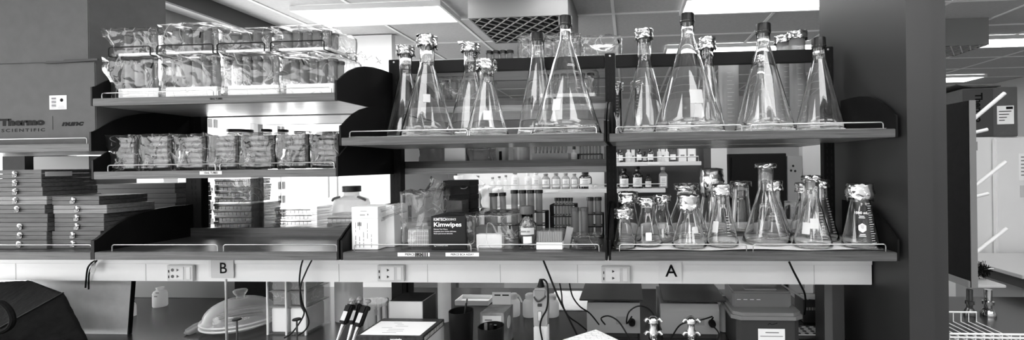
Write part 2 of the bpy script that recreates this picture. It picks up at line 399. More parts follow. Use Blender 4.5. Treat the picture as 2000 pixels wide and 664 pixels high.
# shelves on the far side of the rack
shelf('far-side wooden shelf behind the bagged tube packs', 'B', UPB, rear=True)
shelf('far-side wooden shelf behind the dark bagged racks', 'B', MIDB, rear=True, panels='l')
shelf('far-side wooden shelf carrying the clear plate stacks', 'B', LOW, rear=True, panels='')
shelf('far-side wooden shelf below the cardboard box, mostly hidden', 'L', LOW, rear=True, panels='', x=(-3.03, -1.923))
shelf('far-side wooden shelf level with the steel top rail', 'M', .462, rear=True, panels='')
shelf('far-side wooden shelf seen through the flasks, holding bagged tubes', 'M', .262, rear=True, panels='', lip=True)
shelf('far-side wooden shelf of dark grain between the bottles and tube boxes', 'M', -.004, rear=True, panels='', lip=True)
shelf('far-side wooden shelf with measuring cylinders', 'A', UPM, rear=True, panels='')
shelf('far-side wooden shelf behind the foil-topped flasks', 'A', LOW, rear=True, panels='')

# raceway under the shelves
RY = 1.61
RB0, RT0 = atY(1650, 556, RY).z, Z(-.335)
rw = thing('cable_raceway', 'long pale power raceway running under the lower shelves', 'raceway', (-1, RY, RB0))
xe = XX(1703, RY, 530) + 1
zl = atY(1650, 517, RY).z - RB0
MB().box(-2.0, xe, 0, .075, 0, zl - .0012, .0012).build('body', M['raceway'], rw)
MB().box(-2.0, xe, -.003, .075, zl, RT0 - RB0).build('cover_lip', M['raceway'], rw)
for px in (31, 285, 662, 835, 977, 1128, 1590):
    x = XX(px, RY, 530) + 1; MB().box(x - .0006, x + .0006, -.0005, .0, .002, zl - .002).build('seam', M['raceway_line'], rw)
def outlet(px0, px1, py0, py1, label, n):
    a = atY(px0, py1, RY - .012); b = atY(px1, py0, RY - .012); w, h = b.x - a.x, b.z - a.z
    t = thing('wall_outlet', label, 'outlet', ((a.x+b.x)/2, RY - .012, (a.z+b.z)/2))
    MB().box(-w/2, w/2, 0, .0115, -h/2, h/2, .002).build('cover', M['outlet'], t)
    MB().box(-w*.36, w*.14, -.0012, 0, -h*.4, h*.4).build('face', M['label_white'], t)
    for z in (-h*.2, h*.2):
        for x in [-w*.1] if n == 2 else [-w*.27, -w*.08]:
            MB().lathe([(0, 0), (h*.1, 0), (h*.1, .001), (0, .001)], 3 if x > -w*.2 else 10).xf(T3(x, -.0012, z) @ R3(PI/2)).build('socket', M['dark_plastic'], t)
    MB().box(w*.24, w*.4, -.0012, 0, -h*.38, h*.38, .0005).build('switch', M['white_plastic'], t)
    for z in (-h*.25, h*.1): MB().box(-w*.435, -w*.405, -.0016, -.0012, z - h*.06, z + h*.1).build('printed_line', M['ink'], t)
outlet(326, 377, 518, 549, 'raceway outlet plate with four dark sockets, nearest sign B', 4)
outlet(737, 789, 518, 550, 'raceway outlet plate above the white open box', 2)
outlet(1175, 1231, 520, 553, 'raceway outlet plate nearest sign A', 2)
def sign(ch, px0, px1, py0, py1, label, hang):
    a = atY(px0, py1, RY - .006); b = atY(px1, py0, RY - .006); w, h = b.x - a.x, b.z - a.z
    t = thing('paper_sign', label, 'sign', ((a.x+b.x)/2, RY - .006, (a.z+b.z)/2))
    MB().box(-w/2, w/2, 0, .0008, -h/2, h/2).build('sheet', M['sign_grey'] if ch == 'B' else M['label_white'], t)
    text('lettering', ch, .05, M['ink'], t, (.003, -.0006, .001), fh=h*.58 if ch == 'B' else h*.64, bold=.0006)
    if ch == 'B': MB().box(-w*.62, -w*.5, -.0004, .0012, -h*.45, h*.45).build('tape', M['label_white'], t)
sign('B', 413, 456, 507, 543, 'taped paper sign with a large letter B', 0)
sign('A', 1288, 1331, 512, 549, 'taped paper sign with a large letter A', 0)
# ------------------------------------------------------------------ flasks
def flask_profile(R, H, rn, nf, t=.0026):
    """outer + inner outline of a conical flask: heel, cone, shoulder curve, neck, beaded rim"""
    zc = nf * H; h = .1 * R + .006
    out = [(0, .003), (R*.55, .0015), (R - h*.75, 0)]
    for k in range(1, 6):
        a = k / 5 * 1.25; out.append((R - h*.75 + h*.75*math.sin(a), h*.75*(1 - math.cos(a))))
    r0, z0 = out[-1]
    n = 8
    for k in range(1, n): out.append((r0 + (rn*1.06 - r0)*k/n, z0 + (zc - z0)*k/n))
    m_ = min(.3*rn, (H - zc)*.3)
    for k in range(0, 5):
        q = k / 4; out.append((rn*1.06 - rn*.06*(1-(1-q)**2), zc + q * m_ * 1.4))
    out += [(rn, H - .008), (rn + .0015, H - .006), (rn + .004, H - .003), (rn + .003, H - .0005)]
    inn = [(rn - t + .001, H), (rn - t, H - .006)]
    for k in range(4, -1, -1):
        q = k / 4; inn.append((rn*1.06 - rn*.06*(1-(1-q)**2) - t, zc + q * m_ * 1.4))
    for k in range(n - 1, 0, -1): inn.append((r0 + (rn*1.06 - r0)*k/n - t, z0 + (zc - z0)*k/n))
    inn += [(r0 - t, z0 + .001), (R - h*.75, t + .002), (R*.5, t + .002), (0, t + .004)]
    return out, out + inn
def prof_r(out, z):
    for (ra, za), (rb, zb) in zip(out[3:], out[4:]):
        if za <= z <= zb and zb > za: return ra + (rb - ra) * (z - za) / (zb - za)
    return out[-1][0]
def foil(parent, r, ztop, drop, seed, big=0, tilt=0):
    rnd = random.Random(seed); b = MB(); n = 30
    base = [(0, .004), (r*.5, .005), (r + .003, .003), (r + .005, -.002)]
    K = 9
    for k in range(1, K + 1): base.append((r + .003 + big * math.sin(PI * k / K), -.002 - drop * k / K))
    off = [[(rnd.uniform(-1, 1), rnd.uniform(-1, 1)) for _ in range(n)] for _ in base]
    def jit(k, i, rr, z):
        a, c = off[k][i]; e = k / len(base)
        return max(rr + abs(a) * .0034 * (1 + e) + big*.35*a, .001), z + c * (.0016 + .003*e) + (a * drop * .18 if k == len(base) - 1 else 0)
    b.lathe(base, n, (0, 0, ztop), jit)
    return b.build('foil_cover', M['foil'], parent, 62, thick=.0004)
def screw_cap(parent, r, ztop, h, m='cap_black'):
    b = MB(); n = 40
    def jit(k, i, rr, z): return (rr * (1.0 if i % 2 else .965) if k in (1, 2, 3) and k < 3 else rr), z
    b.lathe([(0, -h), (r, -h), (r, -.004), (r*.94, -.0008), (0, 0)], n, (0, 0, ztop), jit)
    return b.build('screw_cap', M[m], parent, 30)
def patch(parent, out, ang, w, z0, z1, m, name='label_patch', eps=.0006):
    """small printed patch that follows the cone"""
    def fn(u, v):
        z = z0 + (z1 - z0)*v; r = prof_r(out, z) + eps; a = ang + (u - .5) * w / r
        return (r*math.cos(a), r*math.sin(a), z)
    return MB().grid(fn, 6, 4).build(name, M[m], parent, True)
def wrap_text(parent, out, body, ang, z, h, m='white_ink', name='lettering'):
    me = text_mesh(body, h, .0001)
    for v in me.vertices:
        zz = z + v.co.y; r = prof_r(out, zz) + .0009; a = ang + v.co.x / r
        v.co = (r*math.cos(a), r*math.sin(a), zz)
    me.materials.clear(); me.materials.append(M[m]); o = bpy.data.objects.new(name, me); C.objects.link(o); o.parent = parent
    return o
def graduations(parent, out, ang, z0, z1, n, w=.012):
    b = MB()
    for k in range(n):
        z = z0 + (z1-z0)*k/(n-1); r = prof_r(out, z) + .0006; ww = w * (1.5 if k % 4 == 0 else 1)
        pts = []
        for q in range(4):
            a = ang + (q/3) * ww / r; pts.append((r*math.cos(a), r*math.sin(a)))
        for (xa, ya), (xb, yb) in zip(pts, pts[1:]):
            b.b.faces.new([b.b.verts.new(p) for p in ((xa, ya, z), (xb, yb, z), (xb, yb, z + .0012), (xa, ya, z + .0012))])
    return b.build('graduation_marking', M['white_ink'], parent)
FN = 0
PLACED = []
def fit_Y(px, bw, Y, zs, py):
    for _ in range(60):
        R = rwid(px, bw, Y); X = XX(px, Y, py)
        if Y - R < FR + .0285: Y += .004; continue
        if Y < (1.86 if zs else 1.765) and any(z == zs and (x - X)**2 + (y - Y)**2 < (r + R + .0015)**2 for x, y, r, z in PLACED): Y += .004; continue
        break
    for x, y, r, z in PLACED:
        if z == zs: R = min(R, math.hypot(x - X, y - Y) - r - .0015)
    PLACED.append((X, Y, R, zs)); return Y, R
def flask(label, px, bw, top, Y, zs, neck, kind, nf=.7, drop=.035, big=0, marks=(), group=None, capw=None, caph=.026):
    """px: centre of the base; bw: its width seen; top: height of the top edge, all read off the photograph, at depth Y"""
    global FN; FN += 1
    Y, Rf = fit_Y(px, bw, Y, zs < 0, 480 if zs < 0 else 250)
    X = XX(px, Y, 480 if zs < 0 else 250); R = Rf; H = atY(px, top, Y).z - Z(zs) - .003; rn = rwid(px, neck, Y)
    if kind == 'cap': H -= caph*.75
    if kind == 'foil': H -= .006
    t = thing('conical_flask', label, 'flask', (X, Y, Z(zs) + .003), 0, group)
    out, prof = flask_profile(R, H, rn, nf)
    MB().lathe(prof, 56).build('glass_body', M['glass'], t, 'all')
    if kind == 'foil': foil(t, rn + .004, H, drop, FN, big)
    if kind == 'cap': screw_cap(t, rwid(px, capw, Y), H + caph*.75, caph)
    face = math.atan2(-Y, -X)
    for m_ in marks:
        if m_[0] == 'patch': patch(t, out, face + m_[1], m_[2], H*m_[3], H*m_[4], m_[5])
        if m_[0] == 'grad': graduations(t, out, face + m_[1], H*m_[2], H*m_[3], m_[4])
        if m_[0] == 'text': wrap_text(t, out, m_[4], face + m_[1], H*m_[2], m_[3])
        if m_[0] == 'bars':
            for k in range(m_[4]): patch(t, out, face + m_[1], m_[3]*(1 - .2*(k % 2)), H*m_[2] + .005*k, H*m_[2] + .005*k + .002, 'white_ink' if kind != 'x' else 'ink', 'printed_line')
        if m_[0] == 'oval':
            b = MB(); A_, B_ = [], []
            for q in range(24):
                for L_, sc_ in ((A_, 1), (B_, .78)):
                    x, z = .014*sc_*math.cos(q*PI/12), H*m_[2] + .005*sc_*math.sin(q*PI/12); r = prof_r(out, z) + .0007; a = face + m_[1] + x/r; L_.append(b.b.verts.new((r*math.cos(a), r*math.sin(a), z)))
            for q in range(24): b.b.faces.new((A_[q], A_[(q+1) % 24], B_[(q+1) % 24], B_[q]))
            b.build('emblem', M['white_ink'], t)
        if m_[0] == 'hex':
            z0 = H*m_[2]; b = MB(); vs = []
            for q in range(6):
                x, z = .013*math.sin(q*PI/3), z0 + .015*math.cos(q*PI/3); r = prof_r(out, z) + .0006; a = face + m_[1] + x/r
                vs.append(b.b.verts.new((r*math.cos(a), r*math.sin(a), z)))
            b.b.faces.new(vs); b.build('emblem', M['white_ink'], t)
    return t
U, W_ = UPM + .002, LOW
pt = lambda a, w, z0, z1, m='label_grey': ('patch', a, w, z0, z1, m)
flask('smallest foil-topped flask, at the corner beside the middle post', 1219, 48, 405, 1.492, W_, 25, 'foil', .66, drop=.03)
flask('foil-topped flask with a white printed patch, second from the middle post', 1266, 58, 383, 1.5, W_, 28, 'foil', .68, drop=.02, marks=[pt(.05, .02, .14, .3, 'label_white')])
flask('flask with its foil hanging down one side of the neck', 1346, 70, 379, 1.5, W_, 32, 'foil', .66, drop=.045, marks=[pt(.5, .02, .3, .42)])
flask('squat flask marked 1000 mL with a thick foil collar, beside the column', 1681, 80, 357, 1.5, W_, 40, 'foil', .7, drop=.045, big=.002,
      marks=[('text', .1, .56, .012, '1000 mL.'), ('hex', .12, .33), ('bars', .12, .2, .02, 2), ('bars', .11, .48, .018, 2), ('grad', .62, .1, .7, 18, .012)])
flask('foil-topped flask with printed patch in front of the large foil wrap', 1411, 66, 359, 1.505, W_, 30, 'foil', .68, drop=.032, marks=[pt(-.55, .022, .24, .42, 'label_grey'), ('grad', .35, .2, .5, 8)])
flask('shorter foil-topped flask with a small white printed patch, overlapping a taller flask', 952, 85, 117, 1.51, U, 28, 'foil', drop=.028, marks=[pt(.0, .026, .2, .32, 'label_white'), ('bars', 0, .25, .016, 3)])
flask('tall foil-topped flask with one small square patch, first in front from the post', 836, 110, 69, 1.52, U, 29, 'foil', drop=.035, marks=[pt(-.05, .024, .33, .41)])
flask('flask with two grey printed patches, between two rear flasks', 1587, 82, 342, 1.52, W_, 28, 'foil', .68, drop=.008, marks=[pt(-.4, .026, .2, .36, 'label_grey'), pt(.15, .026, .28, .42, 'label_grey'), ('grad', .6, .15, .5, 10, .009)])
flask('black-capped flask with a foil-topped flask visible behind it', 1493, 122, 47, 1.56, U, 27, 'cap', .84, capw=31, caph=.034)
flask('tallest flask on the crowded shelf, long open neck with foil-wrapped rim', 1497, 98, 318, 1.56, W_, 30, 'foil', .66, drop=.008)
flask('tallest black-capped flask, a broad square patch low on its cone', 1345, 142, 27, 1.57, U, 26, 'cap', .84, capw=28, caph=.036, marks=[pt(.3, .045, .24, .36)])
flask('black-capped flask nearest the dark column on the upper shelf', 1601, 102, 74, 1.58, U, 26, 'cap', .82, capw=29, caph=.036)
flask('very big black-capped flask, widest of all', 1107, 138, 32, 1.585, U, 23, 'cap', .84, capw=27, caph=.036, marks=[pt(-.35, .03, .2, .3), ('grad', .5, .25, .55, 5, .02), ('bars', .35, .6, .03, 2)])
flask('tall foil-topped flask next to the slotted middle post, on the paper liner', 1260, 104, 57, 1.59, U, 27, 'foil', drop=.035)
flask('foil-topped flask half hidden behind the second flask from the post', 1294, 58, 379, 1.605, W_, 24, 'foil', .68, drop=.025, marks=[pt(0, .022, .3, .4)])
flask('dark-foiled flask standing behind the smallest flask beside the middle post', 1228, 52, 373, 1.62, W_, 28, 'foil', .68, drop=.035)
flask('foil-topped flask with a bent foil strip sticking out sideways', 921, 100, 85, 1.63, U + .002, 27, 'foil', drop=.03)
flask('wide foil-topped flask behind the one with foil pulled down one side', 1342, 92, 357, 1.66, W_, 38, 'foil', .66, drop=.02)
flask('graduated flask with a foil flap, behind the flask with two patches', 1606, 70, 350, 1.66, W_, 23, 'foil', .68, drop=.02, marks=[('grad', .75, .15, .7, 14, .012)])
flask('black-capped flask standing half behind the very big capped flask', 1052, 112, 65, 1.665, U + .002, 24, 'cap', .82, capw=28, caph=.035)
flask('shorter flask with an oval printed mark, behind the tallest flask', 1514, 68, 352, 1.67, W_, 22, 'foil', .66, drop=.03, marks=[('oval', -.05, .43), ('bars', -.05, .33, .022, 2), ('grad', .25, .2, .6, 9), pt(-.15, .03, .38, .4, 'white_ink')])
flask('tall flask with crumpled foil top, standing behind its neighbour at the dark post', 794, 84, 90, 1.69, U + .002, 25, 'foil', drop=.03)
flask('flask wearing the largest crumpled foil wrap, high above its neighbours', 1392, 86, 328, 1.69, W_, 32, 'foil', .66, drop=.1, big=.006)
flask('wide-necked foil-rimmed flask in front of the black cabinet door', 1448, 72, 353, 1.69, W_, 32, 'foil', .66, drop=.012)
flask('foil-topped flask standing behind the tallest black-capped flask', 1383, 104, 74, 1.695, U + .002, 25, 'foil', drop=.04)
flask('small foil-topped flask behind a black-capped flask on the upper shelf', 1487, 76, 108, 1.705, U + .002, 20, 'foil', drop=.02)
flask('foil-capped flask almost hidden behind the flask with two patches', 1570, 60, 356, 1.715, W_, 22, 'foil', .68, drop=.03)
for px, w_, top, lab in ((1547, 30, 393, 'small glass beaker at the back beside the flask with the oval mark'), (1492, 26, 398, 'small glass beaker seen through the tallest flask')):
    Y = 1.93; r = rwid(px, w_, Y); H = atY(px, top, Y).z - Z(W_) - .002
    t = thing('beaker', lab, 'beaker', (XX(px, Y, 430), Y, Z(W_) + .002))
    MB().lathe([(0, 0), (r-.003, 0), (r, .004), (r, H-.004), (r+.003, H), (r-.001, H), (r-.002, H-.004), (r-.002, .005), (r-.005, .003), (0, .003)], 32).build('glass_body', M['glass'], t, 'all')
    MB().box(-.01, .01, -.0008, 0, 0, .02).xf(T3(0, -r - .0008, H*.4)).build('label_patch', M['label_grey'], t)
# paper liners under the flasks
def liner(label, px0, px1, Y0, Y1, z, seed, curl=0):
    x0, x1 = XX(px0, Y0, 260), XX(px1, Y0, 260)
    def fn(u, v):
        x = x0 + (x1-x0)*u; y = Y0 + (Y1-Y0)*v; n = noise.noise(Vector((x*14 + seed, y*14, 0)))
        h = .0006 + .0012 * (1 + n) * .35
        if v < .05: h += (.0035 + .004*noise.noise(Vector((x*6 + seed*3, 0, 1)))) * (1 - v/.05)
        if curl and u < .045: k = 1 - u/.045; h += .07*curl*k*k; x = x + .014*k
        return (x, y, Z(z) + h)
    b = MB().grid(fn, 60, 14)
    o = b.build('bench_paper', M['paper'], None, 'all', thick=.0004)
    return tag(o, label, 'liner')
liner('white bench paper lining the shelf under the very big capped flask', 680, 1172, FR + .03, BK - .03, UPM + .002, 1)
liner('white bench paper curling up beside the middle post on the upper shelf', 1192, 1732, FR + .03, BK - .03, UPM, 5, 1)
liner('white bench paper under the crowded foil-topped flasks', 1200, 1722, FR + .03, BK - .03, LOW, 9, 0)
# loose foil strip on the bent-strip flask's neck and cylinders on the far shelf
p = atY(912, 88, 1.63); q = atY(896, 84, 1.63)
o = MB().tube([p, (p + q)/2 + Vector((0, 0, .006)), q, q + Vector((.004, 0, -.006))], [.003, .006, .007, .003], 6).build('foil_strip', M['foil'], None)
tag(o, 'bent foil strip jutting sideways from a foil flask top', 'foil')
def cylinder(label, px, w, top, Y, foiled, m='glass', group=None):
    X = XX(px, Y, 250); r = rwid(px, w, Y); H = atY(px, top, Y).z - Z(UPM) - .001
    t = thing('measuring_cylinder', label, 'cylinder', (X, Y, Z(UPM) + .001))
    MB().lathe([(0, 0), (r*1.35, 0), (r*1.35, .008), (r*1.02, .02), (r, .03), (r, H - .004), (r + .004, H), (r - .002, H), (r - .0025, .03), (0, .026)], 32).build('glass_body', M[m], t, 'all')
    b = MB()
    for k in range(14): z = H*(.2 + .05*k); b.box(-r*.35, r*(.1 if k % 2 else .3), -r - .001, -r - .0003, z, z + .001)
    b.build('graduation_marking', M['white_ink'], t)
    if foiled: foil(t, r + .003, H, .03, int(px))
    return t
cylinder('foil-topped measuring cylinder on the far-side shelf, nearest the middle post', 1207, 15, 163, 1.99, 1)
cylinder('foil-topped measuring cylinder seen through the flask by the post', 1245, 17, 161, 1.99, 1)
cylinder('wide frosted measuring cylinder behind the tallest capped flask', 1424, 40, 124, 2.0, 0, 'frosted')
cylinder('tall foil-topped frosted cylinder rising above the top rail', 1533, 30, 72, 2.1, 1, 'frosted')
cylinder('tall frosted cylinder with dark-tipped foil, nearest the column above the rail', 1559, 32, 64, 1.95, 1, 'frosted')
# ------------------------------------------------------------------ far left and section B
ORD = ['first', 'second', 'third', 'fourth', 'fifth', 'sixth', 'seventh', 'eighth', 'ninth', 'tenth', 'eleventh', 'twelfth', 'thirteenth', 'fourteenth', 'fifteenth', 'sixteenth']
# cardboard boxes
def carton(name, label, x0, x1, y0, y1, z0, z1, m='cardboard', cat='box', t_=.004):
    t = thing(name, label, cat, ((x0+x1)/2, (y0+y1)/2, z0)); hx, hy, h = (x1-x0)/2, (y1-y0)/2, z1 - z0
    MB().box(-hx, hx, -hy, hy, 0, h, .0025).build('body', M[m], t)
    return t, hx, hy, h
Yb = FR + .045
zb = Z(UPL) + .001
xr = XX(187, Yb, 250); zt = atY(120, 122, Yb).z; xl = -2.52
bx, hx, hy, h = carton('cardboard_box', 'big printed cardboard box with dark lettering and a small barcode label', xl, xr, Yb, 1.78, zb, zt)
P = lambda px, py: atY(px, py, Yb - .0006) - bx.location
def ptext(body, px0, px1, py, fit_h, bold, sp=1, shear=0, m='ink'):
    a, b = P(px0, py), P(px1, py); text('lettering', body, .02, M[m], bx, (a + b)/2, fit=b.x - a.x, bold=bold, spacing=sp, shear=shear, fh=fit_h)
hh = lambda n: n * Yb / 850 * .985
ptext('Thermo', -1, 88, 239, hh(16), .0016)
ptext('SCIENTIFIC', 3, 88, 254.5, hh(7), .0004, 1.35)
ptext('nunc', 119, 163, 241, hh(9), .0012, 1, .25)
a = P(103, 240); MB().box(a.x - .0006, a.x + .0006, a.y - .0002, a.y, a.z - hh(15), a.z + hh(15)).build('printed_line', M['ink'], bx)
a, b = P(97, 214), P(130, 186)
lb = MB().box(a.x, b.x, a.y - .0004, a.y, a.z, b.z).build('shipping_label', M['label_white'], bx)
bc = MB(); wv, hv = b.x - a.x, b.z - a.z
z = a.z + hv*.12
for k in range(9): bc.box(a.x + wv*.12, a.x + wv*.4, a.y - .0008, a.y - .0005, z, z + hv*(.05 if k % 3 else .025)); z += hv*.085
bc.box(a.x + wv*.5, a.x + wv*.9, a.y - .0008, a.y - .0005, a.z + hv*.1, a.z + hv*.12).box(a.x + wv*.5, a.x + wv*.85, a.y - .0008, a.y - .0005, a.z + hv*.2, a.z + hv*.22).build('barcode', M['ink'], lb)
MB().lathe([(0, 0), (hv*.13, 0), (hv*.13, .0004), (0, .0004)], 16).xf(T3(a.x + wv*.72, a.y - .0005, a.z + hv*.66) @ R3(PI/2)).build('printed_dot', M['ink'], lb)
# flap sticking out along the top edge
f0, f1 = atY(88, 124, Yb - .004), atY(186, 121, Yb - .004)
MB().prism([(f0.x, f0.z), (f0.x + .01, f0.z + .008), (f0.x + .075, f0.z + .007), (f0.x + .085, f1.z + .012), (f1.x + .012, f1.z + .012), (f1.x + .012, f1.z + .005), (f0.x + .02, f0.z - .001)], 'y', Yb - .007, Yb - .001).xf(T3(*(-bx.location))).build('flap', M['cardboard_edge'], bx)
xr2 = XX(174, Yb + .01, 60)
b2, *_ = carton('cardboard_box', 'plain cardboard box on top of the big printed one, reaching past the picture top', xl + .01, xr2, Yb + .008, 1.76, zt + .002, zt + .35)
# wooden slide boxes
def slide_box(label, px0, px1, Y, z, h, dep, m, clasp_px, group=None, seam=.52, lab=False):
    x0, x1 = XX(px0, Y, 420), XX(px1, Y, 420); w = x1 - x0
    t = thing('slide_box', label, 'slide box', ((x0+x1)/2, Y + dep/2, z), 0, group)
    hx, hy = w/2, dep/2
    MB().box(-hx, hx, -hy, hy, 0, h*seam - .0006, .001).build('tray', M[m], t)
    MB().box(-hx, hx, -hy, hy, h*seam + .0006, h, .001).build('lid', M[m], t)
    if clasp_px:
        cx = XX(clasp_px, Y, 420) - t.location.x
        c = MB().box(-.012, .008, -.004, 0, -.011, -.001, .001).box(-.003, .013, -.006, -.003, -.005, .006, .001).lathe([(0, 0), (.011, 0), (.011, .003), (.008, .0045), (0, .0055)], 16)
        c.tube([(.012, -.005, .004), (.015, -.007, -.002), (.012, -.005, -.009)], .0012, 6)
        c = MB().box(cx - .012, cx + .002, -hy - .004, -hy, h*seam - .012, h*seam - .001, .001)
        cl = c.build('clasp', M['chrome'], t)
        MB().lathe([(0, 0), (.0115, 0), (.0115, .003), (.007, .005), (0, .0055)], 18).xf(T3(cx - .001, -hy, h*seam + .005) @ Matrix.Scale(.62, 4, (0, 0, 1)) @ R3(PI/2)).build('hinge_plate', M['chrome'], cl)
        MB().box(cx + .001, cx + .008, -hy - .0065, -hy, h*seam - .009, h*seam + .004, .0015).build('latch', M['steel_dark'], cl)
        MB().tube([(cx + .009, -hy - .001, h*seam + .003), (cx + .011, -hy - .006, h*seam - .001), (cx + .0105, -hy - .005, h*seam - .008), (cx + .004, -hy - .004, h*seam - .0095)], .0013, 6).build('loop', M['chrome'], cl)
    if lab: MB().box(hx, hx + .0004, -hy + .01, -hy + .09, h*.2, h*.75).build('paper_label', M['label_grey'], t)
    return t
z0 = Z(LOW) + .001
Ys = FR + .06
zs = [atY(40, y, Ys).z for y in (347, 364, 382, 400, 418, 436, 454, 472, 489)]
tone = ['box_wood', 'box_wood', 'box_wood', 'box_wood_pale', 'box_wood', 'box_wood_dark', 'box_wood', 'box_wood', 'box_wood']
rights = [82, 82, 84, 92, 88, 93, 92, 91, 91]; cl = [32, 32, 32, 32, 35, None, 40, 40, 38]
n = 9; bh = (atY(40, 331, Ys).z - z0) / n
note = ['topmost, label strip on its end', 'second from the top', 'third from the top', 'the pale one, fourth from top', 'fifth from top', 'the one without a clasp', 'third from the bottom', 'second from the bottom', 'lowest, behind the wire guard']
for i in range(n):
    slide_box('slide box in the tall stack at the picture edge: ' + note[i], rights[i] - 118, rights[i], Ys + .003*(i % 2), z0 + (n - 1 - i)*bh, bh - .0012, .17, tone[i], cl[i], 'slide boxes in the tall stack', lab=(i == 0))
n = 6; bh = (atY(150, 383, Ys + .01).z - z0) / n
tone = ['box_wood', 'box_wood_pale', 'box_wood', 'box_wood', 'box_wood', 'box_wood']
lf = [102, 104, 106, 106, 101, 101]; rt = [194, 209, 203, 203, 196, 180]; cl = [144, 152, 151, 151, 143, 143]
note = ['topmost, slightly narrower', 'the pale one sticking out', 'third from the top', 'third from the bottom', 'second from the bottom', 'lowest, behind the wire guard']
for i in range(n):
    slide_box('slide box in the shorter stack beside the end panel: ' + note[i], lf[i], rt[i], Ys + .012 - .004*(i == 1), z0 + (n - 1 - i)*bh, bh - .0012, .165, tone[i], cl[i], 'slide boxes in the shorter stack')
# darker boxes behind, on the far-side shelf, with a clear tray on top
Yd = RF + .03
xa, xb = XX(176, Yd, 380), XX(362, Yd, 380) - .055
zt = atY(320, 358, Yd).z; z0 = Z(LOW) + .001; n = 5; bh = (zt - z0) / n
for i in range(n):
    w = xb - xa; x0 = xa + .006*(i % 2)
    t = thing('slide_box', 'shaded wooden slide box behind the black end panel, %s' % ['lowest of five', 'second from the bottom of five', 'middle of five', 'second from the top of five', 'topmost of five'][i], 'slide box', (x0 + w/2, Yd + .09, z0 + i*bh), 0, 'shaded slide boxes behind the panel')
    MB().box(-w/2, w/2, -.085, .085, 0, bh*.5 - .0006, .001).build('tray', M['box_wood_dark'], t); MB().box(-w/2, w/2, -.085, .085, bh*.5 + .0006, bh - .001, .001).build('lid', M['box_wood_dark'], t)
a, b = XX(262, Yd, 350), XX(366, Yd, 350) - .06
t = thing('plastic_tray', 'clear shallow tray lying on the shaded slide boxes', 'tray', ((a+b)/2, Yd + .07, zt + .0005))
MB().box(-(b-a)/2, (b-a)/2, -.06, .06, 0, .003).box(-(b-a)/2, (b-a)/2, -.06, -.0575, .0035, .022).box(-(b-a)/2, (b-a)/2, .0575, .06, .0035, .022).build('body', M['frosted'], t)
# box behind the slide boxes under the upper left shelf
Yg = RF + .05
a, b = atY(65, 332, Yg), atY(182, 304, Yg)
t, *_ = carton('storage_box', 'plain grey box on the far side, under the cardboard box shelf', a.x, b.x - .02, Yg, Yg + .2, Z(UPL) - .1, Z(UPL) - .03, 'label_grey')
t.location.z = Z(LOW) + .001; bpy.data.objects.remove(t.children[0]); MB().box(-(b.x-.02-a.x)/2, (b.x-.02-a.x)/2, -.1, .1, 0, b.z - Z(LOW) - .001, .002).build('body', M['cap_grey'], t)

a, b = atY(4, 332, Yg), atY(60, 304, Yg)
t = thing('storage_box', 'dark box on the far side, behind the top of the tall slide box stack', 'box', ((a.x + b.x - .03)/2, Yg + .1, Z(LOW) + .001)); MB().box(-(b.x-.03-a.x)/2, (b.x-.03-a.x)/2, -.1, .1, 0, b.z + .004 - Z(LOW), .002).build('body', M['black_soft'], t)
# --- bags
def bag_shell(x0, x1, y0, y1, z0, z1, seed, amp=.006, ears=1, n=9, sag=.0, spill=0):
    """pillow of film around a block of things, with loose corners"""
    b = MB(); hx, hy, hz = (x1-x0)/2, (y1-y0)/2, (z1-z0)/2; c = Vector(((x0+x1)/2, (y0+y1)/2, (z0+z1)/2))
    bmesh.ops.create_cube(b.b, size=2.0); bmesh.ops.subdivide_edges(b.b, edges=b.b.edges[:], cuts=n, use_grid_fill=True)
    for v in b.b.verts:
        p = v.co.copy(); q = Vector((p.x*hx, p.y*hy, p.z*hz))
        N = Vector((p.x**5, p.y**5, p.z**5)); N.normalize()
        s = noise.noise(q*26 + Vector((seed*7.3, seed*3.1, 0))) + .6*noise.noise(q*60 + Vector((seed, 0, seed)))
        q += N * (amp * (s + .35))
        if p.z < -.98: q.z = -hz
        elif q.z < -hz + .0005: q.z = -hz + .0005
        if ears and abs(p.x) > .97 and p.z > .9: q += Vector((math.copysign(.012*abs(noise.noise(q*9 + Vector((seed, seed, 0)))) , p.x), -.006, .006*s))
        if spill and p.x < -.3 and p.z > -.2: q.x -= spill * min(1, (p.z + .2)*1.6) * ((-p.x - .3)/.7)**1.5 * max(0, (.6 - p.y)/1.6) * (.7 + .5*noise.noise(q*12))
        if sag and p.z > .5: q.z -= sag * (1 - p.x*p.x) * (1 - p.y*p.y)
        v.co = q + c
    return b
def tail(b, p0, p1, r0, r1, seed, n=18):
    """gathered neck of a bag running from p0 to p1"""
    rnd = random.Random(seed); p0, p1 = Vector(p0), Vector(p1); d = p1 - p0; rings = []
    x = d.cross(Vector((0, 1, 0.2))).normalized(); y = d.normalized().cross(x)
    for k in range(7):
        t = k / 6; c = p0.lerp(p1, t); r = r0 + (r1 - r0) * math.sin(t*PI/2)
        if k > 4: r *= 1.3
        rings.append([b.b.verts.new(c + r * (1 + .45*math.cos(5*2*PI*i/n + seed) * (.3 + t)) * (math.cos(2*PI*i/n)*x + math.sin(2*PI*i/n)*y*.6)) for i in range(n)])
    for A, B in zip(rings, rings[1:]):
        for i in range(n): b.b.faces.new((A[i], A[(i+1) % n], B[(i+1) % n], B[i]))
    return b
def tube50(h=.113, r=.0145, m='tube_plastic', cap='cap_grey'):
    t = thing('conical_tube', '', 'tube')
    MB().lathe([(0, 0), (.004, 0), (r*.96, .016), (r, .02), (r, h - .014), (0, h - .0138)], 16).build('tube_body', M[m], t, True)
    def jit(k, i, rr, z): return (rr * (1 if i % 2 else .95) if k in (1, 2) else rr), z
    MB().lathe([(0, h - .0135), (r*1.2, h - .0135), (r*1.2, h - .001), (r*1.1, h), (0, h)], 20, (0, 0, 0), jit).build('cap', M[cap], t, 30)
    return t
proto50 = None
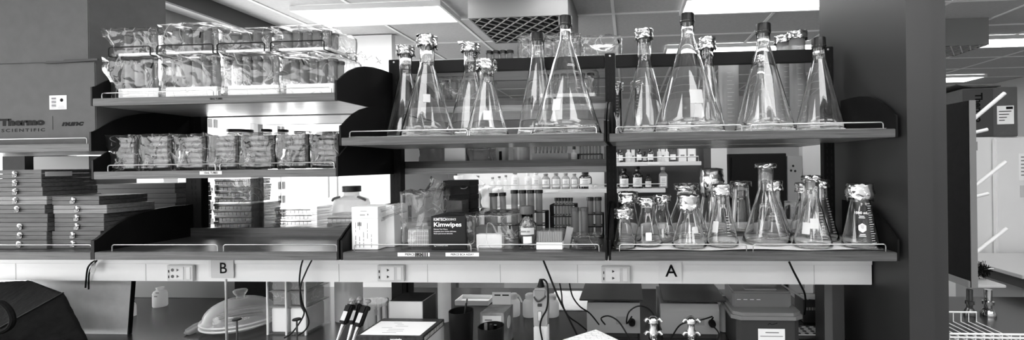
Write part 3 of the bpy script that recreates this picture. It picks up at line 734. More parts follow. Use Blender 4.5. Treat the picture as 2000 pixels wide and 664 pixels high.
def pack(px0, px1, pytop, pybot, Y, z, label, seed, foamh, rows=2, cap='cap_grey', ear=None, ink=None):
    """film bag round a foam rack of upright capped tubes"""
    global proto50
    x0, x1 = XX(px0, Y, (pytop+pybot)/2), XX(px1, Y, (pytop+pybot)/2); top = atY((px0+px1)/2, pytop, Y).z; dep = .165
    w = x1 - x0 - .015
    rk = thing('foam_rack', 'white foam rack inside ' + label, 'rack', ((x0+x1)/2, Y + dep/2, z + .0016))
    f = MB().box(-w/2, w/2, -dep/2 + .012, dep/2 - .012, 0, foamh, .002)
    f.build('block', M['foam_white'], rk)
    zt = z + .0016 + foamh + .0006
    n = max(3, int(w / .0355)); sp = w / n
    H = top - zt - .007
    for r in range(rows):
        for i in range(n):
            p = ((x0+x1)/2 - w/2 + sp*(i + .5), Y + .012 + .024 + r * .0365, zt)
            lab = 'capped tube standing in ' + label; g = 'tubes in ' + label
            if proto50 is None: proto50 = tube50(); proto50.location = p; o = proto50; o['label'] = lab; o['group'] = g
            else: o = dup(proto50, p, lab, None, g)
            o.scale = (1, 1, H / .113)
    b = bag_shell(x0 - .0005, x1 + .0005, Y - .002, Y + dep + .004, z + .0006, top + .002, seed, .0035, spill=.035 if px0 == 219 else 0)
    if ear: tail(b, ((x0+x1)/2 + ear[0], Y - .004, top - .05), ((x0+x1)/2 + ear[0] + ear[2], Y - .02, top + ear[1]), .012, .016, seed)
    o = b.build('plastic_bag', M['film'], None, 'all'); tag(o, label[0].upper() + label[1:] if False else label, 'bag')
    if ink:
        p = atY(ink[0], ink[1], Y - .012); MB().box(-.0025, .0025, -.0006, 0, -.011, .011).xf(T3(*p) @ R3(0, ink[2])).build('ink_mark', M['ink'], o)
    return x0, x1, top
YP = FR + .045
zb = Z(UPB) + .001
low = [(219, 306, 112, 'clear bag of tubes, lowest tier, nearest the carton'), (312, 421, 106, 'clear bag of tubes, lowest tier, second from the carton'),
       (434, 542, 103, 'clear bag of tubes, lowest tier, third from the carton'), (549, 651, 108, 'clear bag of tubes, lowest tier, by the black end panel')]
tops = []
for k, (a, b, tp, lab) in enumerate(low):
    tops.append(pack(a, b, tp, 188 - k*3, YP, zb, lab, k + 1, .042, ink=(297, 128, .5) if k == 0 else (592, 121, -.4) if k == 3 else None))
zt = max(t[2] for t in tops) + .004
up = [(219, 302, 56, 'clear bag of tubes, upper tier, before the bright window'), (313, 424, 46, 'clear bag of tubes, upper tier, second from the carton'),
      (430, 524, 56, 'clear bag of tubes, upper tier, third from the carton'), (534, 640, 52, 'clear bag of tubes, upper tier, nearest the flasks')]
for k, (a, b, tp, lab) in enumerate(up):
    x0, x1 = XX(a, YP + .02), XX(b, YP + .02)
    pack(a, b, tp, 100, YP + .02, zt + .003, lab, k + 11, .012, ink=(391, 68, .2) if k == 1 else None)
    # black wire frame standing round the tubes
    w = x1 - x0 - .004; t = thing('wire_rack', 'black wire frame around ' + lab.replace('clear bag of tubes, ', 'the tubes, '), 'rack', ((x0+x1)/2, YP + .1, zt + .0005))
    wz = .034
    for q, y in (('front_rail', -.088), ('back_rail', .095)):
        pts = [(-w/2, y, .001), (-w/2, y, wz - .006), (-w/2 + .006, y, wz), (w/2 - .006, y, wz), (w/2, y, wz - .006), (w/2, y, .001)]
        MB().tube(pts, .002, 6).build(q, M['black'], t)
    for x in (-w/2, w/2): MB().tube([(x, -.088, .001), (x, .095, .001)], .002, 6).build('side_rail', M['black'], t)
# a bag end drooping over the black end panel
b = MB()
e0, e1, e2 = atY(668, 122, YP + .05), atY(705, 125, 1.56), atY(752, 128, 1.66)
def fn(u, v):
    p = e0.lerp(e1, u*2) if u < .5 else e1.lerp(e2, u*2 - 1)
    wv = .05 * (1 - .7*u); s = noise.noise(Vector((u*7, v*5, 2.2)))
    return (p.x, p.y + (v - .5)*.1 + .012*s, p.z + wv*math.sin(v*PI)*(.9 + .5*s) + .004 + .01*math.sin(u*25 + v*3))
tag(b.grid(fn, 26, 14).build('plastic_bag', M['film'], None, 'all'), 'loose clear bag end drooping over the black end panel', 'bag')

# --- seven dark bagged racks on the middle shelf
zb = Z(MIDB) + .001; Y7 = FR + .046
xs7 = [(217, 268), (270, 335), (339, 402), (405, 466), (468, 537), (540, 603), (606, 663)]
pr15 = None
for k, (a, b) in enumerate(xs7):
    tp = [264, 262, 262, 260, 259, 257, 257][k]; yb = 330 - k
    x0, x1 = XX(a, Y7, 300), XX(b, Y7, 300); top = atY((a+b)/2, tp, Y7).z; w = x1 - x0; dep = .14
    where = ['first from the picture edge', 'second', 'third', 'fourth, in the middle of the row', 'fifth', 'sixth', 'last, by the flasks'][k]
    t = thing('tube_rack', 'black tube rack in the row of dark bags: ' + where, 'rack', ((x0+x1)/2, Y7 + .004, zb + .002), 0, 'bagged black racks')
    H = top - zb - .010; hw = w/2 - .0085
    MB().box(-hw, -hw + .006, .004, dep - .01, .001, H, .001).build('end_plate', M['black'], t); MB().box(hw - .006, hw, .004, dep - .01, .001, H, .001).build('end_plate', M['black'], t)
    MB().box(-hw + .0065, hw - .0065, dep - .02, dep - .012, .001, H).build('back_plate', M['black'], t)
    MB().box(-hw + .0065, hw - .0065, .03, dep - .021, .0005, .004).build('base_plate', M['black'], t)
    nt = 6; sp = (H - .004) / nt; rr = min(.0083, sp*.46); L = 2*hw - .016
    for i in range(nt):
        lab = 'capped tube lying in the dark bag: ' + where; g = 'tubes in the bagged rack, ' + where
        loc = ((x0+x1)/2, Y7 + .004 + .014 + .003*(i % 2), zb + .002 + .0045 + sp*(i + .5))
        if pr15 is None:
            pr15 = thing('conical_tube', lab, 'tube', loc, 0, g); q = R3(0, PI/2)
            MB().lathe([(0, -L*.5), (.003, -L*.5), (rr, -L*.5 + .014), (rr, L*.5 - .014), (0, L*.5 - .0135)], 14).xf(q).build('tube_body', M['tube_plastic'], pr15, True)
            MB().lathe([(0, L*.5 - .013), (rr*1.12, L*.5 - .013), (rr*1.12, L*.5), (0, L*.5)], 14).xf(q).build('cap', M['cap_black'], pr15, 30)
            L0, r0 = L, rr
        else:
            o = dup(pr15, loc, lab, None, g); o.scale = (L/L0, rr/r0, rr/r0)
    b_ = bag_shell(x0 + .0025, x1 - .0025, Y7 - .002, Y7 + dep + .002, zb + .0006, top, 30 + k, .0028, ears=1, spill=.022 if k == 0 else 0)
    hx = (x0+x1)/2 - w*.18; tail(b_, (hx - .004, Y7 - .001, zb + .015), (hx + .01, Y7 - .008, zb + .045 + .012*(k % 3)), .022, .008, k, 16)
    tag(b_.build('plastic_bag', M['film'], None, 'all'), 'clear film bag around a dark tube rack: ' + where, 'bag', 'film bags on the dark racks')
# dark-lidded jars standing behind them on the far-side shelf
for k, (a, b, tp) in enumerate(((440, 498, 253), (508, 533, 252), (541, 565, 253), (573, 599, 256), (628, 662, 258))):
    Y = RF + .09; px = (a+b)/2; r = rwid(px, b - a, Y)*.95; top = atY(px, tp, Y).z; H = top - Z(MIDB) - .001
    t = thing('lidded_jar', 'dark-lidded jar peeking over the bagged racks, %s from the carton end' % ORD[k], 'jar', (XX(px, Y, 258), Y, Z(MIDB) + .001))
    MB().lathe([(0, 0), (r*.95, 0), (r*.95, H - .022), (r*.8, H - .014), (0, H - .0138)], 24).build('body', M['frosted'], t, True)
    MB().lathe([(0, H - .0135), (r, H - .0135), (r, H - .002), (r*.95, H), (0, H)], 24).build('lid', M['cap_black'], t, 30)
# --- stacks of clear plates seen against the window, far-side shelf
def plate_stack(px0, px1, pyt, n, Y, dep, lab, z0=None, wrapped=False, h1=None):
    x0, x1 = XX(px0, Y, 420), XX(px1, Y, 420); z0 = z0 or Z(LOW) + .001; top = atY((px0+px1)/2, pyt, Y).z; ph = (top - z0) / n; w = x1 - x0
    for i in range(n):
        t = thing('well_plate', 'clear plastic plate in the %s, %s from the bottom' % (lab, ORD[i]), 'plate', ((x0+x1)/2 + .003*((i*7) % 3 - 1), Y + dep/2, z0 + i*ph), 0, 'plates in the ' + lab)
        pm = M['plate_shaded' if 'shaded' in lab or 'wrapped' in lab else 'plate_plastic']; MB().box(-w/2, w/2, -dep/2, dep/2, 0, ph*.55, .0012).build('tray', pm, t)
        MB().box(-w/2 - .0015, w/2 + .0015, -dep/2 - .0015, dep/2 + .0015, ph*.55 + .0006, ph - .001, .0012).build('lid', pm, t)
        rb = MB(); nr = max(4, int(w / .018))
        for k in range(1, nr): x = -w/2 + w*k/nr; rb.box(x - .0008, x + .0008, -dep/2 - .0006, -dep/2 - .0001, .001, ph*.5)
        rb.box(-w/2, w/2, -dep/2 - .0022, -dep/2 - .0017, ph*.5, ph*.62); rb.build('rib', M['cap_grey'], t)
    return top
Yq = RF + .03
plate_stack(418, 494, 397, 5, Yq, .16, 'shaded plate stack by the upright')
x0, x1 = XX(418, Yq, 380), XX(490, Yq, 380)
zz = atY(455, 396, Yq).z
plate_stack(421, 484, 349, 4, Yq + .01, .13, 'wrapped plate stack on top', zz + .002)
b = bag_shell(x0 - .012, x1 + .012, Yq + .0, Yq + .16, zz + .0005, atY(455, 345, Yq).z, 77, .002); tag(b.build('plastic_bag', M['film'], None, 'all'), 'clear wrap around the plates atop the shaded stack', 'bag')
plate_stack(538, 608, 405, 4, RF + .1, .15, 'bright plate stack against the window')
plate_stack(640, 700, 418, 2, RF + .006, .1, 'low plate stack under the white jug')
# white jug with a dark cap in front of the bright wall
Yj = 2.07; px = 687; r = rwid(px, 74, Yj); zb = Z(LOW) + .001
t = thing('water_jug', 'white plastic jug with a dark cap and shoulder handles, in front of the bright wall', 'jug', (XX(px, Yj, 400), Yj, zb)); H = atY(px, 363, Yj).z - zb; hs = atY(px, 386, Yj).z - zb
MB().lathe([(0, 0), (r, 0), (r, hs - .03), (r*.92, hs - .008), (r*.5, hs + .006), (r*.42, hs + .012), (r*.42, H - .03), (0, H - .0295)], 32).build('body', M['jug_plastic'], t, True)
MB().lathe([(0, H - .029), (r*.52, H - .029), (r*.52, H - .002), (r*.48, H), (0, H)], 32).build('cap', M['cap_grey'], t, 30)
for s in (-1, 1): MB().tube(smooth_path([(s*r*.55, -.02, hs + .004), (s*r*.85, -.03, hs - .001), (s*r*1.05, -.02, hs - .012)]), .006, 8).build('handle', M['mid_plastic'], t, True)
MB().box(-r*.55, r*.5, -r - .001, -r + .012, hs - .08, hs - .07).build('printed_line', M['grey_plastic'], t)
# ------------------------------------------------------------------ section M: supplies
def bottle(label, px, w, top, Y, zb, body='milky', cap='cap_black', lab=None, shoulder=.62, neckr=.42, caph=.16, name='reagent_bottle', square=False, liquid=None, cat='bottle', group=None, py=350, segs=20):
    X = XX(px, Y, py); r = rwid(px, w, Y); H = atY(px, top, Y).z - zb - .0005
    t = thing(name, label, cat, (X, Y, zb + .0005), 0, group); nr = r*neckr; sh = H*shoulder; ch = H*caph
    pr = [(0, 0), (r*.94, 0), (r, r*.08), (r, sh - r*.25), (r*.94, sh), (r*.72, sh + r*.22), (nr, sh + r*.5 if sh + r*.5 < H - ch - .002 else H - ch - .002), (nr, H - ch), (0, H - ch + .0003)]
    b = MB().lathe(pr, 4 if square else segs)
    if square: b.xf(R3(0, 0, PI/4) @ Matrix.Scale(1.2, 4))
    if square:
        for v in b.b.verts: v.co.z /= 1.2
    b.build('body', M[body], t, 35)
    if cap: MB().lathe([(0, H - ch + .0006), (nr*1.15, H - ch + .0006), (nr*1.15, H - .0015), (nr*1.05, H), (0, H)], segs).build('cap', M[cap], t, 35)
    if lab:
        lb = MB(); ll, hh_ = lab[1], lab[2]
        if square: lb.box(-r*.65, r*.65, -r*.86, -r*.852, sh*ll, sh*hh_)
        else:
            fa = math.atan2(-Y, -X)
            lb.grid(lambda u, v: ((r + .0007)*math.cos(fa + (u - .5)*1.9), (r + .0007)*math.sin(fa + (u - .5)*1.9), sh*(ll + (hh_ - ll)*v)), 8, 1)
        lo = lb.build('label', M[lab[0]], t)
        if len(lab) > 3:
            x = MB(); fa = math.atan2(-Y, -X)
            for k in range(4):
                z = sh*(ll + (hh_ - ll)*(.2 + .17*k)); wd = (.55, .9, .7, .8)[k]
                if square: x.box(-r*.5*wd, r*.5*wd, -r*.87, -r*.865, z, z + sh*.03)
                else: x.grid(lambda u, v: ((r + .0012)*math.cos(fa + (u - .5)*wd), (r + .0012)*math.sin(fa + (u - .5)*wd), z + sh*.03*v), 4, 1)
            x.build('printed_lines', M['grey_plastic'], lo)
    return t
zL = Z(LOW) + .001
def pbox(name, label, px0, px1, pyt, Y, dep, zb, m, cat='box', bev=.001, rz=0):
    x0, x1 = XX(px0, Y, 450), XX(px1, Y, 450); h = atY((px0+px1)/2, pyt, Y).z - zb; w = x1 - x0
    t = thing(name, label, cat, ((x0+x1)/2, Y + dep/2, zb), rz)
    MB().box(-w/2, w/2, -dep/2, dep/2, 0, h, bev).build('body', M[m], t)
    return t, w, dep, h
# white carton with printed marks
t, w, d, h = pbox('reagent_carton', 'tall white printed carton at the shelf end beside the low black panel', 687, 738, 404, 1.478, .1, zL, 'label_white', 'box')
MB().box(-w/2 - .0004, w/2 + .0004, -d/2 - .0005, -d/2 - .0001, h*.73, h*.735).build('flap_line', M['grey_plastic'], t)
x = MB(); rnd = random.Random(3)
for k in range(5):
    z = h*.05
    while z < h*.62:
        l = rnd.uniform(.004, .022)
        if rnd.random() < .75: x.box(-w*.36 + w*.15*k, -w*.36 + w*.15*k + .0022, -d/2 - .0005, -d/2 - .0001, z, min(z + l, h*.66))
        z += l + .004
x.box(-w*.28, -w*.12, -d/2 - .0005, -d/2 - .0001, h*.55, h*.64)
x.build('printed_lines', M['grey_plastic'], t)
for z, b_ in ((.9, 'KIT'), (.82, 'ASSAY  #')): pass
MB().box(-w*.16, w*.08, -d/2 - .0005, -d/2 - .0001, h*.89, h*.905).box(-w*.18, w*.02, -d/2 - .0005, -d/2 - .0001, h*.8, h*.825).box(w*.1, w*.15, -d/2 - .0005, -d/2 - .0001, h*.8, h*.84).build('printed_lines', M['grey_plastic'], t)
t, w, d, h = pbox('reagent_carton', 'plain pale box squeezed between the printed carton and the bagged tray', 749, 770, 401, 1.53, .1, zL, 'enamel')
t, w, d, h = pbox('storage_box', 'dark narrow box standing behind the plain pale box', 773, 784, 405, 1.585, .08, zL, 'black_soft')
# tissue box
t, w, d, h = pbox('tissue_box', 'dark box of lab tissues with white lettering', 842, 910, 422, 1.478, .12, zL, 'black')
t.children[0].data.materials[0] = mat('box_dark_print', .009, .5, spec=.2)
tx = lambda b_, x0, x1, z, hh_, bold=0: text('lettering', b_, .01, M['white_ink'], t, ((x0+x1)/2*w, -d/2 - .0006, z*h), fit=(x1-x0)*w, fh=hh_*h, bold=bold)
tx('KIMTECH', -.42, -.03, .9, .085, .0001); tx('SCIENCE', -.01, .22, .9, .06); tx('Kimwipes', -.42, .37, .745, .17, .00018)
tx('Delicate Task Wipers', -.42, -.02, .61, .045); tx('Lingettes pour taches delicates', -.42, .22, .545, .045); tx('Panos para tareas delicadas', -.42, .12, .48, .045); tx('Kimberly-Clark', -.34, -.02, .13, .06)
MB().lathe([(.003, 0), (.004, 0), (.004, .0005), (.003, .0005), (.003, 0)], 16).xf(T3(-.385*w, -d/2 - .0003, .13*h) @ R3(PI/2)).build('emblem', M['white_ink'], t)
MB().box(-w*.3, w*.3, -.02, .02, h + .0002, h + .0008).build('slot', M['slot'], t)
# bag with trays in it
Yb2 = 1.50
x0, x1 = XX(792, Yb2, 430), XX(833, Yb2, 430)
t = thing('tip_rack', 'white gridded pipette tip rack inside the large knotted bag', 'tip rack', ((x0+x1)/2, Yb2 + .056, zL + .004)); w = x1 - x0
h = atY(812, 451, Yb2).z - zL
MB().box(-w/2, w/2, -.04, .04, 0, h, .002).build('body', M['frosted'], t)
g = MB()
for k in range(12): x = -w/2 + w*(k + .5)/12; g.box(x - .0006, x + .0006, -.0408, -.0402, .002, h - .002)
for k in range(4): z = h*(k + .5)/4; g.box(-w/2, w/2, -.0412, -.0409, z - .0005, z + .0005)
g.build('grid', M['label_white'], t)
for k, (a, b_, lab) in enumerate(((.0, .04, 'frosted plastic box low in the large knotted bag'), (.042, .075, 'frosted plastic box high in the large knotted bag'))):
    t = thing('plastic_box', lab, 'box', (XX(809, 1.58, 430), 1.632, zL + a + .004)); MB().box(-.042, .042, -.034, .034, 0, b_ - a, .002).build('body', M['frosted'], t); MB().box(-.043, .043, -.035, .035, b_ - a + .0005, b_ - a + .012, .001).build('lid', M['clear_plastic'], t)
b = bag_shell(XX(788, Yb2), XX(838, Yb2), 1.478, 1.683, zL + .0006, atY(815, 372, 1.53).z, 55, .004, sag=.03)
tail(b, atY(792, 402, 1.50), atY(738, 422, 1.50), .02, .012, 4); tail(b, atY(842, 382, 1.56), atY(857, 352, 1.56), .03, .018, 8)
tag(b.build('plastic_bag', M['film'], None, 'all'), 'large knotted clear bag over trays beside the dark tissue box', 'bag')
# dark boxes stacked behind
z = zL
for k in range(4):
    h = (atY(893, 352, 1.687).z - zL) / 4
    x0, x1 = XX(866, 1.687, 380), XX(918, 1.687, 380)
    t = thing('storage_box', 'black lidded storage box behind the tissue box, %s' % ['lowest of the stack', 'second from the bottom', 'second from the top', 'topmost of the stack'][k], 'box', ((x0+x1)/2, 1.737, zL + k*h), 0, 'black storage boxes')
    w = x1 - x0
    MB().box(-w/2, w/2, -.05, .05, 0, h*.6, .0015).build('body', M['black'], t); MB().box(-w/2 - .001, w/2 + .001, -.051, .051, h*.6 + .0005, h - .001, .0015).build('lid', M['black'], t)
    MB().tube(smooth_path([(w*.15, -.0515, h*.55), (w*.22, -.058, h*.45), (w*.35, -.058, h*.45), (w*.42, -.0515, h*.55)]), .003, 8).build('handle', M['steel_dark'], t, True)
t, w, d, h = pbox('plastic_box', 'small frosted box between the tissue box and the black storage boxes', 872, 903, 392, 1.605, .07, zL, 'grey_clear')
# second bag with a carton end showing
t, w, d, h = pbox('reagent_carton', 'dark carton lying inside the bag beside the glass bottle', 926, 960, 444, 1.57, .08, zL, 'cap_grey')
t.rotation_euler = (0, 0, .04)
t, w, d, h = pbox('paper_packet', 'white paper packet in the bag beside the glass bottle', 930, 980, 458, 1.51, .03, zL, 'paper', 'packet')
b = bag_shell(XX(914, 1.49), XX(1000, 1.49), 1.478, 1.685, zL + .0006, atY(958, 417, 1.52).z, 61, .005, sag=.015); tail(b, atY(985, 440, 1.482), atY(1000, 466, 1.48), .018, .012, 6)
o = tag(b.build('plastic_bag', M['film'], None, 'all'), 'clear bag of packets between the tissue box and the glass bottle', 'bag')
p = atY(996, 444, 1.474); MB().box(-.003, .003, -.0006, 0, -.006, .006).xf(T3(*p)).build('ink_mark', M['ink'], o)
# glass bottle with grey cap
px, Y = 1030, 1.512; r = rwid(px, 37, Y); H = atY(px, 402, Y).z - zL
t = thing('media_bottle', 'round glass bottle with a wide grey cap and a handwritten label', 'bottle', (XX(px, Y, 450), Y, zL + .0005))
hs = H*.52; nr = r*.6
out = [(0, .002), (r*.9, 0), (r, .005), (r, hs), (r*.93, hs + .008), (r*.7, hs + .018), (nr, hs + .025), (nr, H*.8)]
MB().lathe(out + [(nr - .002, H*.8), (nr - .002, hs + .026), (r*.68, hs + .017), (r - .003, hs), (r - .003, .006), (0, .005)], 40).build('glass_body', M['glass'], t, 'all')
screw_cap(t, nr*1.3, H, H*.19, 'cap_grey')
MB().lathe([(0, .006), (r - .0045, .007), (r - .0045, H*.42), (0, H*.42)], 32).build('liquid', M['liquid'], t, 35)
fa = math.atan2(-Y, -t.location.x)
for nm, w_, z0_, z1_, mm in (('label', 1.5, .34, .5, 'label_grey'), ('sticker', .9, .14, .3, 'label_white')):
    MB().grid(lambda u, v: ((r + .0008)*math.cos(fa + (u - .5)*w_), (r + .0008)*math.sin(fa + (u - .5)*w_), H*(z0_ + (z1_ - z0_)*v)), 8, 1).build(nm, M[mm], t)
MB().box(-r*.55, r*.12, -r - .0018, -r - .0012, H*.405, H*.435).box(r*.2, r*.5, -r - .0018, -r - .0012, H*.405, H*.435).build('handwriting', M['grey_plastic'], t)
# tip box
t, w, d, h = pbox('tip_box', 'white-based tip box with a clear lid, behind the wire guard beside the bottle', 1047, 1098, 474, 1.478, .085, zL, 'foam_white', 'tip box')
h2 = atY(1072, 452, 1.478).z - zL
MB().box(-w/2 + .001, w/2 - .001, -d/2 + .001, d/2 - .001, h + .0005, h2, .002).build('lid', M['clear_plastic'], t)
g = MB()
for k in range(10):
    for q in range(3): g.lathe([(0, h + .001), (.0022, h + .001), (.003, h2 - .003), (0, h2 - .003)], 8, (-w*.42 + w*.84*k/9, -d*.3 + q*.02, 0))
g.build('tip', M['frosted'], t)['kind'] = 'stuff'
t = thing('plastic_sleeve', 'leaning clear sleeve between the tip box and the dark bundle', 'sleeve', (XX(1104, 1.5, 460), 1.51, zL))
MB().box(-.012, .012, -.002, .002, 0, .075, .001).xf(R3(0, .22) ).build('sheet', M['frosted'], t)
# dark bundle in film, glove-like packets
b = bag_shell(XX(1116, 1.49), XX(1170, 1.49), 1.486, 1.58, zL + .0006, atY(1145, 460, 1.5).z, 81, .005, sag=.006); tag(b.build('plastic_bag', M['film'], None, 'all'), 'flat clear bag around a dark bundle at the shelf end by the middle post', 'bag')
b = bag_shell(XX(1126, 1.5), XX(1163, 1.5), 1.505, 1.56, zL + .006, atY(1145, 470, 1.5).z, 82, .004, sag=.006); tag(b.build('cloth_bundle', M['black_soft'], None, 'all'), 'dark folded bundle inside the flat bag by the middle post', 'bundle')
# racks and tubes standing further back
def black_rack(label, px0, px1, pyt, Y, dep, zb, rails=2):
    x0, x1 = XX(px0, Y, 430), XX(px1, Y, 430); h = atY((px0+px1)/2, pyt, Y).z - zb; w = x1 - x0
    t = thing('tube_rack', label, 'rack', ((x0+x1)/2, Y + dep/2, zb))
    for q in range(rails + 1):
        z = h*q/rails if q else .0045
        f = MB(); n = max(2, int(w / .036))
        f.box(-w/2, w/2, -dep/2, -dep/2 + .004, z - .004, z).box(-w/2, w/2, dep/2 - .004, dep/2, z - .004, z)
        for k in range(n + 1): x = -w/2 + (w - .003)*k/n; f.box(x, x + .003, -dep/2 + .0045, dep/2 - .0045, z - .004, z)
        f.build('grate', M['black'], t)
    for x in (-w/2 - .0045, w/2 + .0005): MB().box(x, x + .004, -dep/2, dep/2, 0, h, .001).build('end_plate', M['black'], t)
    return t, w, h
def tubes_in(label, px0, px1, pyt, Y, zb, n, r, cap='cap_black', group=None, m='tube_plastic', tilt=0):
    global P_T
    top = atY((px0+px1)/2, pyt, Y).z
    for k in range(n):
        px = px0 + (px1 - px0)*(k + .5)/n
        t = tube50(top - zb - .001, r, m, cap); t.location = (XX(px, Y, 400), Y, zb + .001); t.rotation_euler = (0, tilt, 0)
        tag(t, label if isinstance(label, str) else label[k], 'tube', group or 'tubes: ' + label if isinstance(label, str) else None)
r_, w, h = black_rack('long black tube rack holding six dark-capped tubes behind the glass bottle', 948, 1064, 414, 1.72, .07, zL, 2)
tubes_in('dark-capped tube in the long black rack behind the glass bottle', 997, 1061, 371, 1.755, zL + .0045, 4, rwid(1030, 13, 1.755), group='tubes in the long black rack')
tubes_in(['single dark-capped tube standing apart in the long black rack'], 955, 973, 377, 1.755, zL + .0045, 1, rwid(964, 15, 1.755))
tubes_in(['dark-capped tube leaning sideways in the long black rack'], 976, 993, 376, 1.755, zL + .007, 1, rwid(980, 12, 1.755), tilt=-.035)
r_, w, h = black_rack('squarish black wire rack holding a row of short capped vials', 1076, 1122, 400, 1.7, .08, zL, 3)
tubes_in('short dark-capped vial in the squarish black wire rack', 1083, 1119, 386, 1.74, zL + .0045, 6, .0052, group='vials in the wire rack')
r_, w, h = black_rack('black rack holding two capped vials right beside the middle post', 1144, 1176, 418, 1.7, .07, zL, 2)
tubes_in(['dark-capped vial beside the middle post, farther from the post', 'dark-capped vial beside the middle post, nearest the post'], 1145, 1176, 385, 1.735, zL + .0045, 2, .0125)
tubes_in(['thick dark-capped tube in front of the wire rack', 'thick pale tube with dark cap in front of the wire rack, nearer the post'], 1114, 1150, 405, 1.635, zL, 2, rwid(1130, 14.5, 1.635), 'cap_grey')
for k in range(3):
    t = thing('marker_pen', 'white-capped marker lying on the capped vials, %s of three' % ['first', 'middle', 'last'][k], 'pen', (XX(1163 + 6*k, 1.9, 375), 1.9, Z(-.12)))
    bpy.data.objects.remove(t)
# --- far-side shelf level with the eye: things glimpsed between shelf and dark board
zE = Z(-.004) + .001; YE = RF + .06
def lump(label, px0, px1, pyt, Y, m, seed, name='plastic_bag', cat='bag', zb=zE, dep=.12):
    b = bag_shell(XX(px0, Y), XX(px1, Y), Y - .01, Y + dep, zb + .0006, atY((px0+px1)/2, pyt, Y).z, seed, .006, n=7)
    return tag(b.build(name, M[m], None, 'all'), label, cat)
lump('grey bag on the far-side shelf, first from the dark post', 822, 866, 289, YE, 'grey_clear', 91); lump('mottled bag on the far-side shelf beside the pale box', 914, 958, 290, YE, 'grey_clear', 92)
t, *_ = pbox('plastic_box', 'pale box on the far-side shelf between two bags', 870, 911, 289, YE, .1, zE, 'enamel')
MB().box(-.03, -.012, -.0506, -.0502, .012, .03).box(.0, .02, -.0506, -.0502, .012, .032).build('label', M['label_white'], t)
for k, (a, b_) in enumerate(((968, 994), (1002, 1036))):
    Y = YE + .03; px = (a+b_)/2; r = rwid(px, b_-a, Y); t = thing('frosted_beaker', 'frosted beaker on the far-side shelf, %s' % ('beside the mottled bag' if k == 0 else 'beside the long grey tray'), 'beaker', (XX(px, Y, 300), Y, zE))
    MB().lathe([(0, 0), (r*.9, 0), (r, .11), (r*.96, .11), (r*.86, .003), (0, .003)], 24).build('body', M['frosted'], t, 35)
    if k == 0: MB().box(-.006, .006, -r - .001, -r + .006, .03, .07).build('scale_mark', M['ink'], t)
t, w, d, h = pbox('tube_tray', 'long grey tray of clear tubes on the far-side shelf', 1041, 1112, 299, YE, .09, zE, 'mid_plastic', 'tray')
tubes_in('clear tube in the long grey tray on the far-side shelf', 1044, 1110, 268, YE + .03, zE + h, 9, .007, 'frosted', group='tubes in the grey tray')
r_, w, h = black_rack('black wire rack of clear tubes on the far-side shelf by the middle post', 1131, 1176, 300, YE, .08, zE, 1)
tubes_in('clear tube in the black wire rack on the far-side shelf', 1131, 1176, 270, YE + .04, zE + .0045, 7, .0058, 'frosted', group='tubes in the far wire rack')
bottle('little white bottle with a dark cap between the grey tray and the wire rack', 1122, 13, 286, YE + .02, zE, 'milky', 'cap_black')
# --- far-side shelf seen through the flasks, and the one level with the top rail
zK = Z(.262) + .0012; YK = RF + .035
pack(852, 948, 150, 190, YK, zK, 'clear bag of tubes behind the foil-topped flasks', 41, .03, 1, 'cap_black')
pack(1050, 1165, 138, 190, YK, zK, 'clear bag of tubes seen through the very big flask', 42, .05, 1)
zK = Z(.462) + .0012
pack(1012, 1130, 67, 110, YK + .02, zK, 'clear bag of tubes above the rail, nearest the vent', 43, .012, 1)
b = bag_shell(XX(1139, YK + .02), XX(1215, YK + .02), YK + .02, YK + .16, zK + .0006, atY(1170, 70, YK + .02).z, 44, .008, sag=.05)
o = tag(b.build('plastic_bag', M['film'], None, 'all'), 'slumped clear bag above the top rail at the middle post', 'bag')
p = atY(1208, 81, YK + .003); MB().box(-.003, .003, -.0006, 0, -.009, .009).xf(T3(*p) @ R3(0, -.3)).build('ink_mark', M['ink'], o)
tubes_in('short black-capped tube peeking over the top rail', 953, 1007, 99, YK + .06, zK, 4, rwid(980, 12, YK + .06), 'cap_black', group='black caps above the rail')
# ------------------------------------------------------------------ bench under the raceway
zB = .91; ZB = zB + .0008
be = thing('lab_bench', 'long dark lab bench running under the shelves and raceway', 'bench', (-1.1, 1.5, 0))
MB().box(-1.9, 1.94, -.75, .93, zB - .035, zB, .003).build('worktop', M['bench'], be)
MB().box(-1.88, 1.92, -.65, .85, 0, zB - .0355).build('cabinet', M['enamel'], be)
dv = tag(MB().box(XX(150, 2.2), XX(612, 2.2), 2.2, 2.22, zB + .001, Z(-.36), .002).build('divider_panel', M['wall_mid'], None), 'plain grey divider panel along the far edge of the bench', 'divider')
# dust cover at the picture corner
A = [atY(-60, 552, 1.575), atY(58, 547, 1.575), atY(126, 572, 1.46), atY(-190, 746, 1.2)]
Bt = [Vector((A[0].x, 1.66, zB + .02)), Vector((A[1].x + .12, 1.65, zB + .02)), atY(196, 690, 1.40), Vector((A[3].x, 1.12, zB + .02))]
Bt[2].z = zB + .02
b = MB()
def quadpatch(p, q, r, s_, n, bulge, seed):
    def fn(u, v):
        a = p.lerp(q, u); c = s_.lerp(r, u); d = a.lerp(c, v)
        nn = noise.noise(d*7 + Vector((seed, 0, 0)))*.6 + .25*noise.noise(d*17)
        e = min(u, 1-u, v, 1-v); k = min(1, e*6)
        return d + (UP*.6 + Vector((.2, -.7, 0)))*(bulge*nn*k)
    b.grid(fn, n, n)
quadpatch(A[0], A[1], A[2], A[3], 26, .018, 1); quadpatch(A[3], A[2], Bt[2], Bt[3], 26, .02, 2); quadpatch(A[2], A[1], Bt[1], Bt[2], 16, .012, 3); quadpatch(A[1], A[0], Bt[0], Bt[1], 12, .01, 4)
bmesh.ops.remove_doubles(b.b, verts=b.b.verts[:], dist=.002)
bmesh.ops.smooth_vert(b.b, verts=b.b.verts[:], factor=.5, use_axis_x=True, use_axis_y=True, use_axis_z=True)
